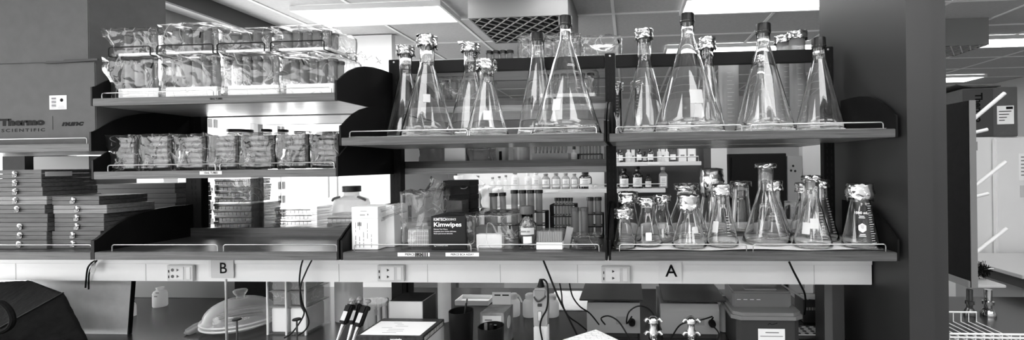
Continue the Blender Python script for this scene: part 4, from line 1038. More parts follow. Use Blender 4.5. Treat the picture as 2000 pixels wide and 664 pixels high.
o = tag(b.build('dust_cover', M['cloth'], None, 'all', thick=.002), 'black cloth cover with a stitched seam draped over equipment at the picture corner', 'cover')
C_ = Vector((0, -.002, .002))
MB().tube(smooth_path([A[3] + C_, A[3].lerp(A[2], .35) + C_ + Vector((0, -.002, -.002)), A[3].lerp(A[2], .7) + C_, A[2] + C_]), .0028, 6).build('seam', M['black'], o, True)
lp = [atY(px, py, 1.30) for px, py in ((-14, 590), (4, 592), (19, 606), (25, 625), (18, 640), (2, 648), (-16, 650))]
MB().tube(smooth_path(lp), .008, 8).build('loop', M['cloth'], o, True)
# pale board leaning at the raceway
Yw = 1.70
a, c = atY(60, 556, Yw), atY(259, 556, Yw)
bo = thing('backer_board', 'pale board with a black edge, standing between the cover and the white jar', 'board', (0, Yw, 0))
e0, e1 = atY(258, 548, Yw), atY(248, 664, Yw); k = (zB + .001 - e1.z) / (e0.z - e1.z); eb = e1.lerp(e0, k)
MB().prism([(a.x, zB + .001), (eb.x, zB + .001), (e0.x, e0.z + .03), (a.x, e0.z + .03)], 'y', 0, .012).build('face', M['board_white'], bo)
MB().prism([(eb.x + .0003, zB + .001), (eb.x + .005, zB + .001), (e0.x + .005, e0.z + .031), (e0.x + .0003, e0.z + .031)], 'y', -.001, .013).build('edge_strip', M['black'], bo)
MB().box(a.x, e0.x, -.001, .013, e0.z + .0305, e0.z + .034).build('edge_strip', M['black'], bo)
# white jar and squeeze bottle
px, Y = 313, 2.06; r = rwid(px, 32, Y); H = atY(px, 561, Y).z - ZB
t = thing('plastic_jar', 'open white plastic jar standing against the grey divider', 'jar', (XX(px, Y, 600), Y, ZB))
MB().lathe([(0, 0), (r*.92, 0), (r, .006), (r, H*.68), (r*.85, H*.8), (r*.52, H*.86), (r*.5, H*.97), (r*.56, H*.975), (r*.56, H), (r*.46, H), (r*.46, H*.86), (0, H*.85)], 32).build('body', M['milky'], t, 40)
for z, s in ((.6, .3), (.62, -.5), (.78, .5)): MB().box(-.008, .008, -.0005, .0005, -.003, .003).xf(T3(r*s, -r*math.sqrt(1 - s*s) - .0008, H*z)).build('smudge', M['grey_plastic'], t)
px, Y = 257, 1.92; r = rwid(px, 20, Y); H = atY(px, 577, Y).z - ZB
t = thing('squeeze_bottle', 'slim white squeeze bottle half hidden by the pale board', 'bottle', (XX(px, Y, 600), Y, ZB))
MB().lathe([(0, 0), (r, 0), (r, H*.5), (r*.8, H*.6), (r*.45, H*.66), (r*.45, H*.7), (0, H*.705)], 24).build('body', M['milky'], t, 40)
MB().lathe([(0, H*.706), (r*.6, H*.706), (r*.6, H*.8), (r*.35, H*.88), (r*.15, H), (0, H)], 20).build('cap', M['white_plastic'], t, 40); MB().box(-r*.4, r*.4, -r - .0012, -r - .0002, H*.2, H*.36).build('label', M['grey_plastic'], t)
# desiccator
px, Y = 470, 1.80; X = XX(px, Y, 620); R = rwid(px, 158, Y); zr = atY(px, 622, Y).z - ZB; hk = atY(467, 565, Y).z - ZB
t = thing('glass_desiccator', 'large glass desiccator with a domed knobbed lid, beside the clear chamber', 'desiccator', (X, Y, ZB))
w_ = .007
MB().lathe([(0, .002), (R*.6, .001), (R*.68, .01), (R*.72, zr*.35), (R*.9, zr*.5), (R*.93, zr - .02), (R, zr - .014), (R, zr - .002), (R*.93 - w_, zr - .002), (R*.9 - w_, zr*.52), (R*.7 - w_, zr*.38), (0, zr*.36)], 56).build('bowl', M['desiccator_glass'], t, 'all')
hd = hk - zr - .05
dome = [(R, zr), (R, zr + .012), (R*.93, zr + .016)] + [(R*.93*math.cos(q*PI/2/9), zr + .016 + hd*math.sin(q*PI/2/9)) for q in range(1, 9)]
k = dome[-1]; inn = [(max(r_ - w_, 0), z_ - w_*.6) for r_, z_ in dome[2:]][::-1]
dome += [(R*.12, hk - .045), (R*.1, hk - .03), (R*.17, hk - .014), (R*.19, hk - .006), (R*.16, hk), (0, hk - .002)]
MB().lathe(dome + [(0, hk - .05)] + inn + [(R - w_*2, zr)], 56).build('lid', M['desiccator_glass'], t, 'all')
for zz in (zr + .004, zr - .011): MB().lathe([(R*.995, zz - .004), (R*1.012, zz - .002), (R*1.012, zz + .002), (R*.995, zz + .004)], 56).build('ground_rim', M['enamel'], t, True)
sa = MB().tube([(-R*.9, -.05, zr - .012), (-R*1.0, -.07, zr - .016), (-R*1.12, -.09, zr - .03)], [.02, .018, .016], 16).tube([(-R*1.08, -.085, zr - .02), (-R*1.12, -.09, zr - .034)], .013, 16)
sa.build('side_stopcock', M['frosted'], t, True)
# clear chamber with frosted packs
Y0, dp = 1.72, .15
x0, x1 = XX(523, Y0, 620), XX(598, Y0, 620); zt = Z(-.46)
t = thing('acrylic_cabinet', 'clear acrylic chamber with shelves, under the twin black cables', 'cabinet', ((x0+x1)/2, Y0 + dp/2, ZB)); w = x1 - x0; hx, hy, H = w/2, dp/2, zt - ZB
MB().box(-hx, hx, -hy, hy, 0, .006).box(-hx, hx, -hy, hy, H - .006, H).box(-hx, -hx + .004, -hy, hy, .0065, H - .0065).box(hx - .004, hx, -hy, hy, .0065, H - .0065).box(-hx + .0045, hx - .0045, hy - .004, hy, .0065, H - .0065).build('shell', M['clear_plastic'], t)
fz = [.112, .176]
for z in fz: MB().box(-hx + .005, hx - .005, -hy + .002, hy - .005, z, z + .004).build('shelf_plate', M['frosted'], t)
MB().box(-.002, .002, -hy, hy - .005, .007, H - .007).build('divider', M['frosted'], t)
for x in (-hx - .001, hx - .003, -.003): MB().box(x, x + .006, -hy - .006, -hy - .0005, 0, H).build('front_post', M['white_plastic'], t)
loc = t.location
for q, z in enumerate([.007] + [f + .005 for f in fz]):
    for s in (0, 1):
        xa, xb = (loc.x - hx + .008, loc.x - .006) if s == 0 else (loc.x + .006, loc.x + hx - .008)
        where = ['lowest', 'middle', 'top'][q] + (' compartment on the jar side' if s == 0 else ' compartment on the cable side')
        if q == 0:
            c = tag(MB().box(xa, xb, loc.y - hy + .01, loc.y + hy - .03, ZB + z, ZB + z + .1, .003).build('foam_block', M['foam_white'], None), 'white foam block in the clear chamber, ' + where, 'block')
        else:
            bb = bag_shell(xa + .004, xb - .004, loc.y - hy + .014, loc.y + hy - .026, ZB + z + .003, ZB + z + (.054 if q == 1 else .036), 140 + q*2 + s, .0025)
            tag(bb.build('ice_pack', M['crinkle'], None, 'all'), 'crinkled frosted pack in the clear chamber, ' + where, 'pack')
# frosted cylinder and papers
px, Y = 682, 1.92; r = rwid(px, 56, Y)
t = thing('frosted_cylinder', 'wide frosted plastic cylinder standing behind the pipettes', 'cylinder', (XX(px, Y, 600), Y, ZB)); MB().lathe([(0, 0), (r, 0), (r, .34), (r - .003, .34), (r - .003, .004), (0, .004)], 40).build('body', M['milky'], t, 40)
# black sheet behind the desiccator
t = thing('black_box', 'black box behind the desiccator lid, against the grey divider', 'box', (XX(512, 2.1, 590), 2.1, ZB)); MB().prism([(-.09, 0), (.07, 0), (.07, .26), (.02, .26), (-.09, .2)], 'y', -.06, .06).build('body', M['black_soft'], t)
# thin rod and pins
t = thing('metal_rod', 'thin upright metal rod in front of the desiccator, under sign B', 'rod', (XX(442, 1.56, 600), 1.56, ZB)); MB().lathe([(0, 0), (.03, 0), (.03, .006), (.0042, .008), (.0042, atY(442, 545, 1.56).z - ZB), (0, atY(442, 545, 1.56).z - ZB)], 16).build('shaft', M['rod'], t, 30)
for px, lab in ((463, 'black-topped pin stand in front of the desiccator'), (580, 'black-topped pin stand in front of the clear chamber')):
    Y = 1.45; zt_ = atY(px, 622, Y).z - ZB; t = thing('pin_stand', lab, 'stand', (XX(px, Y, 650), Y, ZB))
    MB().lathe([(0, 0), (.028, 0), (.028, .006), (.003, .008), (.003, zt_ - .006), (0, zt_ - .006)], 16).build('shaft', M['steel_dark'], t, 30)
    MB().lathe([(0, zt_ - .006), (.013, zt_ - .0058), (.0145, zt_ - .003), (.012, zt_), (0, zt_)], 24).build('disc', M['black'], t, 40)
# pipette carousel and pipettes
Yp = 1.52
t = thing('pipette_stand', 'clear ringed stand holding the slanted pipettes', 'pipette stand', (XX(686, Yp, 640), Yp + .12, ZB))
MB().lathe([(0, 0), (.08, 0), (.08, .01), (.01, .014), (.01, .15), (.06, .152), (.062, .165), (0, .166)], 32).build('base', M['clear_plastic'], t, 40)
for k in range(8):
    a = 2*PI*k/8; MB().tube([(.06*math.cos(a), .06*math.sin(a), .155), (.08*math.cos(a), .08*math.sin(a), .15), (.084*math.cos(a), .084*math.sin(a), .135)], .006, 8).build('hook', M['clear_plastic'], t, True)
def pipette(label, top, bot, Y, Yb_, s=1):
    p, q = atY(*top, Y), atY(*bot, Yb_); L = (p - q).length; d = (p - q).normalized()
    t = thing('pipette', label, 'pipette', q); t.rotation_mode = 'QUATERNION'; t.rotation_quaternion = Vector((0, 0, 1)).rotation_difference(d)
    MB().lathe([(0, 0), (.003, 0), (.0055, L*.25), (.007, L*.42), (0, L*.42)], 16).build('shaft', M['chrome'], t, 40)
    MB().box(-.012*s, .012*s, -.015*s, .012*s, L*.42, L*.86, .005).build('grip', M['black'], t)
    MB().box(-.008*s, .008*s, -.0165*s, -.0153*s, L*.5, L*.7, .0004).build('label', M['label_grey'], t)
    MB().lathe([(0, L*.86), (.005, L*.86), (.005, L*.92), (.010*s, L*.925), (.011*s, L*.97), (.007*s, L), (0, L)], 16).build('plunger', M['grey_plastic'], t, 40)
    MB().tube(smooth_path([(0, .012*s, L*.84), (0, .026*s, L*.83), (0, .03*s, L*.78)]), .004, 8).build('finger_hook', M['black'], t, True)
pipette('black slanted pipette, first in the stand', (690, 582), (656, 672), 1.50, 1.44); pipette('black slanted pipette, second in the stand', (704, 580), (676, 676), 1.56, 1.48); pipette('black slanted pipette nearest the white open box', (720, 584), (684, 680), 1.53, 1.46)
for k, px in enumerate((733, 743, 755)):
    Y = 1.78; t = thing('plunger_knob', 'round dark knob on a tube behind the white open box, %s of three' % ['first', 'middle', 'last'][k], 'knob', (XX(px, Y, 585), Y, ZB)); zk = atY(px, 583, Y).z - ZB
    MB().lathe([(0, 0), (.006, 0), (.006, zk - .02), (.008, zk - .018), (.009, zk - .006), (.008, zk), (0, zk)], 20).build('body', M['grey_plastic'], t, 40)
    MB().lathe([(.004, zk + .0004), (.008, zk + .0003), (.008, zk + .0016), (.004, zk + .0016)], 16).build('ring', M['milky'], t)
# white open box with dark inside
Y0 = 1.6; x0, x1 = XX(760, Y0, 600), XX(825, Y0, 600); dp = .115; H = atY(790, 589, Y0).z - ZB; w = x1 - x0
t = thing('card_box', 'white card box with a dark top, behind the printed protein box', 'box', ((x0+x1)/2, Y0 + dp/2, ZB))
MB().box(-w/2, w/2, -dp/2, dp/2, 0, H, .001).build('body', M['label_grey'], t); MB().box(-w/2 + .003, w/2 - .003, -dp/2 + .003, dp/2 - .003, H + .0002, H + .002).build('dark_top', M['black_soft'], t)
MB().box(w/2 + .0002, w/2 + .001, -dp/2 + .002, dp/2 - .002, 0, H).build('side_film', M['steel_dark'], t)
MB().box(-w*.32, w*.25, -dp/2 - .0008, -dp/2 - .0002, H*.41, H*.44).box(-w*.32, -w*.26, -dp/2 - .0008, -dp/2 - .0002, H*.4405, H*.47).build('printed_line', M['ink'], t)
t = thing('black_case', 'black upright case behind the white card box', 'case', (XX(780, 1.83, 580), 1.87, ZB)); MB().box(-.032, .032, -.03, .03, 0, .26, .004).build('body', M['black'], t)
# printed box
Y0 = 1.42; z1 = atY(760, 656, Y0).z; x0, x1 = XX(696, Y0, 656), XX(826, Y0, 656); dp = atZ(800, 622, z1).y - Y0; w = x1 - x0; H = z1 - ZB
t = thing('assay_kit_box', 'flat dark patterned box with a white printed sticker on its lid', 'box', ((x0+x1)/2, Y0 + dp/2, ZB))
MB().box(-w/2, w/2, -dp/2, dp/2, 0, H - .0245).build('body', M['enamel'], t); MB().box(-w/2 - .001, w/2 + .001, -dp/2 - .001, dp/2 + .001, H - .024, H, .001).build('lid', mat('kit_print', .02, .4, var=.9, scale=90), t)
MB().box(-w*.46, w*.44, -dp*.46, dp*.3, H + .0002, H + .0008).build('sticker', M['label_white'], t)
g = MB(); rnd = random.Random(5)
for k in range(7):
    y = -dp*.35 + k*dp*.09; xs_ = -w*.3 + rnd.uniform(0, w*.2); g.box(xs_, xs_ + rnd.uniform(.02, .06), y, y + .0022, H + .0009, H + .0011)
g.build('printed_lines', M['grey_plastic'], t)
text('lettering', 'protein', .014, M['white_ink'], t, (w*.1, -dp/2 - .0016, H - .012), fit=w*.17, bold=.0004)
g = MB(); y = -dp*.45
while y < dp*.42:
    g.box(w/2 + .0012, w/2 + .0018, y, y + .004 + .003*rnd.random(), H - .019, H - .006); y += .0095
g.build('printed_pattern', M['label_grey'], t)
# black cups
def cup(label, px, w_, top, Y, m='black'):
    r = rwid(px, w_, Y); H = atY(px, top, Y).z - ZB; t = thing('pen_cup', label, 'cup', (XX(px, Y, 640), Y, ZB))
    MB().lathe([(0, 0), (r*.88, 0), (r, H), (r*.95, H), (r*.84, .004), (0, .004)], 40).build('body', M[m], t, 40); return t, r, H
t, r, H = cup('tall black cup with a pen in it, beside the printed box', 901, 49, 606, 1.56)
pp = t.location; p = thing('pen', 'dark pen leaning out of the tall black cup', 'pen', pp + Vector((.0, 0, .006))); MB().tube([(-.006, 0, 0), (.018, .005, H + .02)], .004, 10).build('barrel', M['cap_black'], p, True); MB().tube([(.0182, .005, H + .0205), (.021, .006, H + .034)], .003, 10).build('clip_end', M['steel_dark'], p, True)
t, r, H = cup('wide black cup in front of the glove carton', 959, 52, 636, 1.44)
pp = t.location
for k, (dx, l, mm) in enumerate(((-.018, .03, 'clear_plastic'), (.0, .02, 'steel_dark'), (.015, .012, 'chrome'))):
    p = thing('small_tool', 'small tool standing in the wide black cup, %s' % ['clear one', 'dark one', 'shiny one'][k], 'tool', pp + Vector((dx, 0, .006))); MB().box(-.005, .005, -.003, .003, 0, H - .006 + l*.3, .001).build('body', M[mm], p)
# glove carton
Y0 = 1.6; x0, x1 = XX(938, Y0, 625), XX(984, Y0, 625); w = x1 - x0; dp = .13; H = atY(960, 611, Y0).z - ZB; H2 = atY(970, 594, Y0 + dp).z - ZB
t = thing('glove_carton', 'patterned glove carton with its lid flap up, behind the wide black cup', 'box', ((x0+x1)/2, Y0 + dp/2, ZB))
MB().prism([(-dp/2, 0), (dp/2, 0), (dp/2, H2), (-dp/2, H)], 'x', -w/2, w/2).build('body', mat('glove_print', .22, .5, var=.5, scale=20), t)
MB().box(-w*.42, w*.42, dp/2 - .006, dp/2 - .003, H2 + .0005, H2 + .05).xf(R3(0)).build('flap', M['label_grey'], t)
MB().box(-w*.32, -w*.04, dp/2 - .0068, dp/2 - .0062, H2 + .036, H2 + .041).box(w*.04, w*.34, dp/2 - .0068, dp/2 - .0062, H2 + .036, H2 + .041).build('printed_line', M['ink'], t)
MB().box(-w*.4, w*.4, -dp/2 - .001, -dp/2 - .0002, H*.5, H*.92).build('front_label', M['label_grey'], t); MB().box(-w*.3, 0, -dp/2 - .0018, -dp/2 - .0011, H*.8, H*.82).box(-w*.3, w*.3, -dp/2 - .0018, -dp/2 - .0011, H*.72, H*.73).build('printed_line', M['ink'], t)
MB().lathe([(0, 0), (.024, 0), (.024, .001), (0, .001)], 28).xf(T3(w/2 + .0002, .0, H*.6) @ R3(0, PI/2)).build('round_emblem', M['label_white'], t)
# wash bottles
for k, (px, w_, tp, lab) in enumerate(((1003, 26, 573, 'white wash bottle nearest the glove carton'), (1036, 30, 573, 'wider white wash bottle behind the pipette controller'), (1078, 28, 575, 'white wash bottle beside the white pad'))):
    Y = 1.98; X = XX(px, Y, 610); r = rwid(px, w_, Y); H = atY(px, tp, Y).z - ZB; t = thing('wash_bottle', lab, 'bottle', (X, Y, ZB))
    MB().lathe([(0, 0), (r*.95, 0), (r, .006), (r, H*.6), (r*.8, H*.72), (r*.55, H*.76), (r*.55, H*.8), (0, H*.805)], 28).build('body', M['milky'], t, 40)
    MB().lathe([(0, H*.806), (r*.66, H*.806), (r*.66, H*.95), (r*.5, H), (0, H)], 24).build('cap', M['white_plastic'], t, 40)
    MB().tube(smooth_path([(r*.3, -.004, H*.97), (r*.9, -.01, H*.93), (r*1.5, -.02, H*.66)]), [.004]*12 + [.0025], 8).build('spout', M['milky'], t, True)
t = thing('shallow_tray', 'shallow white tray on the bench behind the tall black cup', 'tray', (XX(928, 2.16, 600), 2.16, ZB)); MB().box(-.085, .085, -.05, .05, 0, .006, .002).box(-.085, .085, -.05, -.046, .0065, .025).box(-.085, .085, .046, .05, .0065, .025).box(-.085, -.081, -.0455, .0455, .0065, .025).box(.081, .085, -.0455, .0455, .0065, .025).build('body', M['white_plastic'], t)
t = thing('absorbent_pad', 'white absorbent pad lying between the wash bottles and the first balance', 'pad', (XX(1120, 2.21, 600), 2.21, ZB)); MB().grid(lambda u, v: (-.12 + .24*u, -.16 + .32*v, .002 + .004*noise.noise(Vector((u*5, v*5, 0)))**2), 16, 16).build('sheet', M['paper'], t, 'all', thick=.0015)
# frosted bag hanging below the raceway behind the cup
px, Y = 868, 1.9; r = rwid(px, 26, Y); zt_, zb_ = Z(-.42), atY(px, 596, Y).z
t = thing('specimen_bottle', 'pale frosted bottle standing behind the card box', 'bottle', (XX(px, Y, 580), Y, ZB)); MB().lathe([(0, 0), (r*.9, 0), (r, .02), (r, .2), (r*.8, .23), (r*.8, .27), (0, .271)], 28).build('body', M['milky'], t, 40)
# pipette controller on a white stand
Y = 1.55; X = XX(1057, Y, 600); r = rwid(1057, 29, Y); zt_ = atY(1057, 560, Y).z; zb_ = atY(1057, 633, Y).z
t = thing('charging_stand', 'white stand carrying the grey pipette controller', 'stand', (X, Y, ZB)); MB().box(-r*.95, r*.95, -.02, .02, 0, zb_ - ZB - .002, .004).build('body', M['milky'], t)
t = thing('pipette_controller', 'grey hand-held pipette controller with a looped black cord', 'pipette controller', (X, Y, zb_ - .001)); H = zt_ - zb_ + .001
MB().prism([(-r*.9, .001), (r*.9, .001), (r*1.02, H*.5), (r*.95, H*.92), (r*.6, H), (-r*.6, H), (-r*.95, H*.92), (-r*.98, H*.5)], 'y', -.018, .018).build('body', M['mid_plastic'], t, 40)
MB().prism([(-r*.6, H*.72), (r*.6, H*.72), (r*.7, H*.95), (-r*.7, H*.95)], 'y', -.022, -.0185).build('head', M['grey_plastic'], t)
MB().tube(smooth_path([(-r*.8, -.02, H*.78), (-r*.2, -.023, H*.66), (r*.8, -.02, H*.8)]), .003, 8).build('trigger_band', M['dark_plastic'], t, True)
MB().box(-r*.35, r*.25, -.0205, -.0185, H*.52, H*.6, .001).build('button', M['dark_plastic'], t); MB().box(-r*.3, r*.2, -.0205, -.0185, H*.15, H*.4, .003).build('window', M['label_grey'], t)
MB().lathe([(0, H + .0005), (r*.5, H + .0005), (r*.4, H + .012), (r*.2, H + .028), (0, H + .028)], 16).build('strain_relief', M['black'], t, 40)
cp = [atY(p_, q_, yy) - t.location for p_, q_, yy in ((1056, 549, 1.55), (1062, 546, 1.54), (1069, 556, 1.525), (1070, 585, 1.515), (1067, 605, 1.515), (1058, 622, 1.52), (1055, 640, 1.522), (1060, 668, 1.52))]
MB().tube(smooth_path(cp), .0032, 8).build('cord', M['black'], t, True)
# balances
def balance(pf0, pf1, pyf, pb0, pyb, bx0, bx1, plug, label):
    Y0 = 1.72; z = atY((pf0+pf1)/2, pyf, Y0).z; a, b_ = atZ(pf0, pyf, z), atZ(pf1, pyf, z); dp = atZ((pf0+pf1)/2, 552, z).y - Y0; w = b_.x - a.x
    t = thing('balance', label, 'balance', ((a.x+b_.x)/2, Y0 + dp/2, ZB)); h = z - ZB
    MB().box(-w/2, w/2, -dp/2, dp/2, h - .006, h, .002).build('weighing_plate', M['plate_dark'], t)
    MB().box(-w*.28, w*.28, -dp*.3, dp*.3, h - .022, h - .0065).build('plate_support', M['black'], t)
    c0 = XX(bx0, Y0 + .01, 610) - t.location.x; c1 = XX(bx1, Y0 + .01, 610) - t.location.x
    yb = -dp/2 + .012
    MB().prism([(yb, .02), (dp/2 + .02, .02), (dp/2 + .02, h - .0225), (yb + .02, h - .0225), (yb, h - .045)], 'x', c0, c1).build('body', M['mid_plastic'], t)
    MB().box(c0 + .01, c1 - .01, yb + .01, dp/2, 0, .0195).build('foot', M['dark_plastic'], t)
    x = c0 + (c1 - c0)*.55; MB().box(x, x + .045, yb - .0008, yb - .0001, h*.35, h*.55).build('rating_label', M['grey_plastic'], t)
    x = XX(plug, Y0, 615) - t.location.x
    MB().lathe([(0, 0), (.014, 0), (.013, .02), (.008, .026), (0, .026)], 18).xf(T3(x, yb - .0005, h*.42) @ R3(PI/2)).build('power_plug', M['black'], t, 40)
    return t
balance(1131, 1256, 585, 1137, 555, 1146, 1250, 1234, 'grey balance with a dark square plate, nearer the pipette controller')
balance(1295, 1418, 587, 1279, 555, 1290, 1405, 1391, 'grey balance with a dark square plate, nearer the lidded bin')
# gas taps
def tap(px, py, label):
    Y = 1.47; X = XX(px, Y, 640); H = atY(px, py, Y).z - ZB; t = thing('gas_tap', label, 'tap', (X, Y, ZB))
    MB().lathe([(0, 0), (.024, 0), (.024, .008), (.012, .014), (.011, H*.55), (.016, H*.58), (.017, H*.72), (.012, H*.76), (.012, H*.86), (.018, H*.88), (.018, H*.95), (.008, H), (0, H)], 28).build('body', M['chrome'], t, 50)
    for z in (H*.92, H*.68):
        q = MB()
        for s in (-1, 1): q.tube(smooth_path([(s*.012, 0, z), (s*.02, -.004, z + .005), (s*.028, -.006, z - .004)]), [.005]*6 + [.0065]*6 + [.004], 12)
        q.build('wing_handle', M['chrome'], t, True)
    MB().tube(smooth_path([(0, -.012, H*.66), (0, -.035, H*.64), (0, -.045, H*.5)]), .006, 12).build('nozzle', M['chrome'], t, True)
tap(1276, 617, 'chrome gas tap between the two balances'); tap(1350, 618, 'chrome gas tap in front of the second balance')
# foam tube block standing on a corner
Y0 = 1.5; c = atY(1161, 641, Y0); zt_ = c.z
H = .085; zt_ = ZB + .1
p0 = atZ(1163, 641, ZB + .1)
t = thing('foam_tube_block', 'white dimpled foam block set corner-on at the lower picture edge', 'foam block', (p0.x - .003, p0.y - .105, ZB), .74)
MB().box(-.075, .075, -.075, .075, 0, .097, .003).build('block', M['foam_white'], t)
g = MB()
for i in range(5):
    for j in range(5): g.lathe([(.011, .0975), (.009, .0995), (.006, .0995), (.004, .0978)], 16, (-.056 + .028*i, -.056 + .028*j, 0))
g.build('dimple_ring', M['paper'], t, True)['kind'] = 'stuff'
# lidded bin
Y0 = 1.6; z = atY(1500, 624, Y0).z; a, b_ = atZ(1436, 624, z), atZ(1566, 624, z); w = b_.x - a.x; h = z - ZB; dp = .2
t = thing('lidded_bin', 'grey plastic bin with a translucent raised lid and a white label', 'bin', ((a.x+b_.x)/2, Y0 + dp/2, ZB))
MB().prism([(-w*.47, -dp*.42), (-w*.4, -dp*.47), (w*.4, -dp*.47), (w*.47, -dp*.42), (w*.47, dp*.45), (-w*.47, dp*.45)], 'z', 0, h - .004).build('body', M['bin_grey'], t)
def ring(s, zz, ch): return [(-w*.54*s, -dp*.5*s + ch), (-w*.54*s + ch*1.4, -dp*.5*s), (w*.54*s - ch*1.4, -dp*.5*s), (w*.54*s, -dp*.5*s + ch), (w*.54*s, dp*.55*s), (-w*.54*s, dp*.55*s)]
MB().prism(ring(1, 0, .022), 'z', h - .0035, h + .01).build('lid_rim', M['bin_lid'], t); MB().prism(ring(.95, 0, .022), 'z', h + .0105, h + .022).build('lid_step', M['bin_lid'], t)
c0, c1 = XX(1431, Y0 + .06, 600) - t.location.x, XX(1546, Y0 + .06, 600) - t.location.x; hh2 = atY(1490, 570, Y0 + .06).z - ZB
MB().box(c0, c1, -dp*.2, dp*.5, h + .0225, hh2, .006).build('raised_lid', M['lid_clear'], t)
MB().box(c0 + .05, c1 - .045, -dp*.1, dp*.1, hh2 + .0004, hh2 + .005, .002).build('handle', M['frosted'], t)
for k in range(4): MB().box(c0 + .016 + .024*k, c0 + .03 + .024*k, -dp*.2 - .0012, -dp*.2 - .0003, h + .052, h + .054).build('lid_catch', M['milky'], t)
MB().box(-w*.15, w*.25, -dp*.47 - .001, -dp*.47 - .0002, h*.1, h*.72).build('label', M['label_white'], t); MB().box(-w*.04, w*.16, -dp*.47 - .0015, -dp*.47 - .0011, h*.6, h*.63).box(-w*.12, w*.22, -dp*.47 - .0015, -dp*.47 - .0011, h*.5, h*.52).build('printed_line', M['grey_plastic'], t); MB().tube(smooth_path([(w*.0, -dp*.47 - .0008, h*.83), (w*.03, -dp*.47 - .0008, h*.88), (w*.05, -dp*.47 - .0008, h*.84), (w*.1, -dp*.47 - .0008, h*.86), (w*.14, -dp*.47 - .0008, h*.89)]), .0009, 6).build('handwriting', M['ink'], t)
bottle('small white bottle between the second balance and the lidded bin', 1413, 16, 575, 1.82, ZB, 'milky', 'white_plastic', None, .7, .6, .15, py=600)
# behind the bin
bb = bag_shell(XX(1574, 1.95, 600), XX(1600, 1.95, 600), 1.93, 2.0, ZB + .1, atY(1588, 588, 1.95).z, 171, .012, n=7); tag(bb.build('white_bag', M['paper'], None, 'all'), 'crumpled white bag on the dark carton behind the lidded bin', 'bag')
t = thing('dark_carton', 'dark lettered carton under the crumpled white bag', 'box', (XX(1588, 1.95, 630), 1.975, ZB)); MB().box(-.05, .05, -.05, .05, 0, .099, .002).build('body', M['cap_grey'], t); [MB().box(-.04 + .012*k, -.032 + .012*k, -.0512, -.0502, .054, .066).build('printed_mark', M['label_grey'], t) for k in range(6)]
t = thing('notice_card', 'white notice card standing beside the bench leg', 'card', (XX(1599, 2.035, 570) - .006, 2.035, ZB)); MB().box(-.018, .018, -.001, .001, 0, Z(-.46) - ZB).build('sheet', M['label_white'], t)
g = MB()
for k in range(3): g.box(-.013, .006 + .002*k, -.0016, -.0011, Z(-.52) - ZB - .014*k, Z(-.52) - ZB - .014*k + .004)
g.build('printed_lines', M['ink'], t)
t = thing('perforated_rack', 'flat perforated metal rack in front of the bench leg', 'rack', (XX(1604, 1.66, 655), 1.75, ZB)); MB().box(-.075, .075, -.045, .045, .03, .034, .001).build('plate', M['label_grey'], t)
g = MB()
for i in range(5):
    for j in range(4): g.lathe([(0, .0342), (.008, .0342), (.008, .0346), (0, .0346)], 14, (-.06 + .03*i, -.034 + .0225*j, 0))
g.build('hole', M['slot'], t)['kind'] = 'stuff'
for x in (-.07, .07): MB().box(x - .004, x + .004, -.042, .042, 0, .0295).build('foot', M['label_grey'], t)
# bench leg beside the column (raceway support)
sp_ = thing('raceway_support', 'wide dark upright under the raceway end, beside the column', 'support', (0, 0, ZB))
x0, x1 = XX(1610, 1.62, 600), XX(1650, 1.62, 600); MB().box(x0, x1, 1.622, 1.70, 0, RB0 - ZB - .002, .002).build('post', M['column'], sp_); MB().box(x0, x0 + (x1-x0)*.38, 1.6175, 1.6215, 0, RB0 - ZB - .002).build('cover_plate', M['cap_grey'], sp_)
# cables
def cable(label, pts, r=.0028, m='black', name='power_cord'):
    o = MB().tube(smooth_path([atY(*p) for p in pts]), r, 8).build(name, M[m], None, True); return tag(o, label, 'cable')
o = cable('black cable dropping over the raceway at the joint of the slide-box shelf, with a tag', [(186, 509, 1.585), (178, 514, 1.575), (171, 525, 1.592), (168, 548, 1.598), (167, 562, 1.60)]); p = atY(182, 522, 1.588); MB().box(-.009, .009, -.0008, .0, -.022, .018).xf(T3(*p) @ R3(0, .25)).build('paper_tag', M['label_grey'], o)
cable('second black cable beside the tagged one', [(189, 509, 1.59), (180, 520, 1.598), (174, 535, 1.60), (173, 565, 1.602)])
cable('black twin cable, strand bowing toward the clear chamber', [(592, 506, 1.585), (587, 525, 1.575), (585, 555, 1.57), (590, 590, 1.565), (598, 610, 1.56), (603, 630, 1.55), (596, 645, 1.54), (582, 655, 1.53)])
cable('black twin cable, strand starting nearer the shelf joint', [(610, 506, 1.585), (598, 530, 1.58), (587, 560, 1.562), (588, 595, 1.556), (594, 612, 1.55), (582, 635, 1.545), (568, 652, 1.53), (555, 660, 1.52)])
cable('thick black cable slanting down past the pipette controller', [(1061, 508, 1.58), (1072, 535, 1.565), (1090, 580, 1.55), (1105, 610, 1.55), (1120, 640, 1.55), (1140, 680, 1.55)], .0034)
cable('black cable hanging from the raceway, joining the thick one', [(1093, 552, 1.62), (1097, 575, 1.60), (1099, 595, 1.58), (1110, 617, 1.58), (1130, 632, 1.6), (1146, 645, 1.62)])
cable('black cable curving from the raceway to the first balance', [(1112, 552, 1.62), (1118, 578, 1.62), (1132, 598, 1.63), (1152, 612, 1.66), (1170, 634, 1.68)])
cable('black cord looping from the first balance plug across the bench', [(1234, 618, 1.69), (1224, 632, 1.66), (1228, 610, 1.65), (1246, 598, 1.64), (1266, 603, 1.63), (1280, 620, 1.62), (1292, 645, 1.6)])
cable('black cord making a small loop in front of the first balance', [(1182, 634, 1.65), (1174, 622, 1.64), (1188, 617, 1.62), (1206, 626, 1.6), (1220, 645, 1.58), (1232, 668, 1.56)])
cable('black cord trailing from the second balance plug', [(1391, 618, 1.69), (1372, 624, 1.66), (1340, 630, 1.65), (1325, 638, 1.62), (1310, 662, 1.58)])
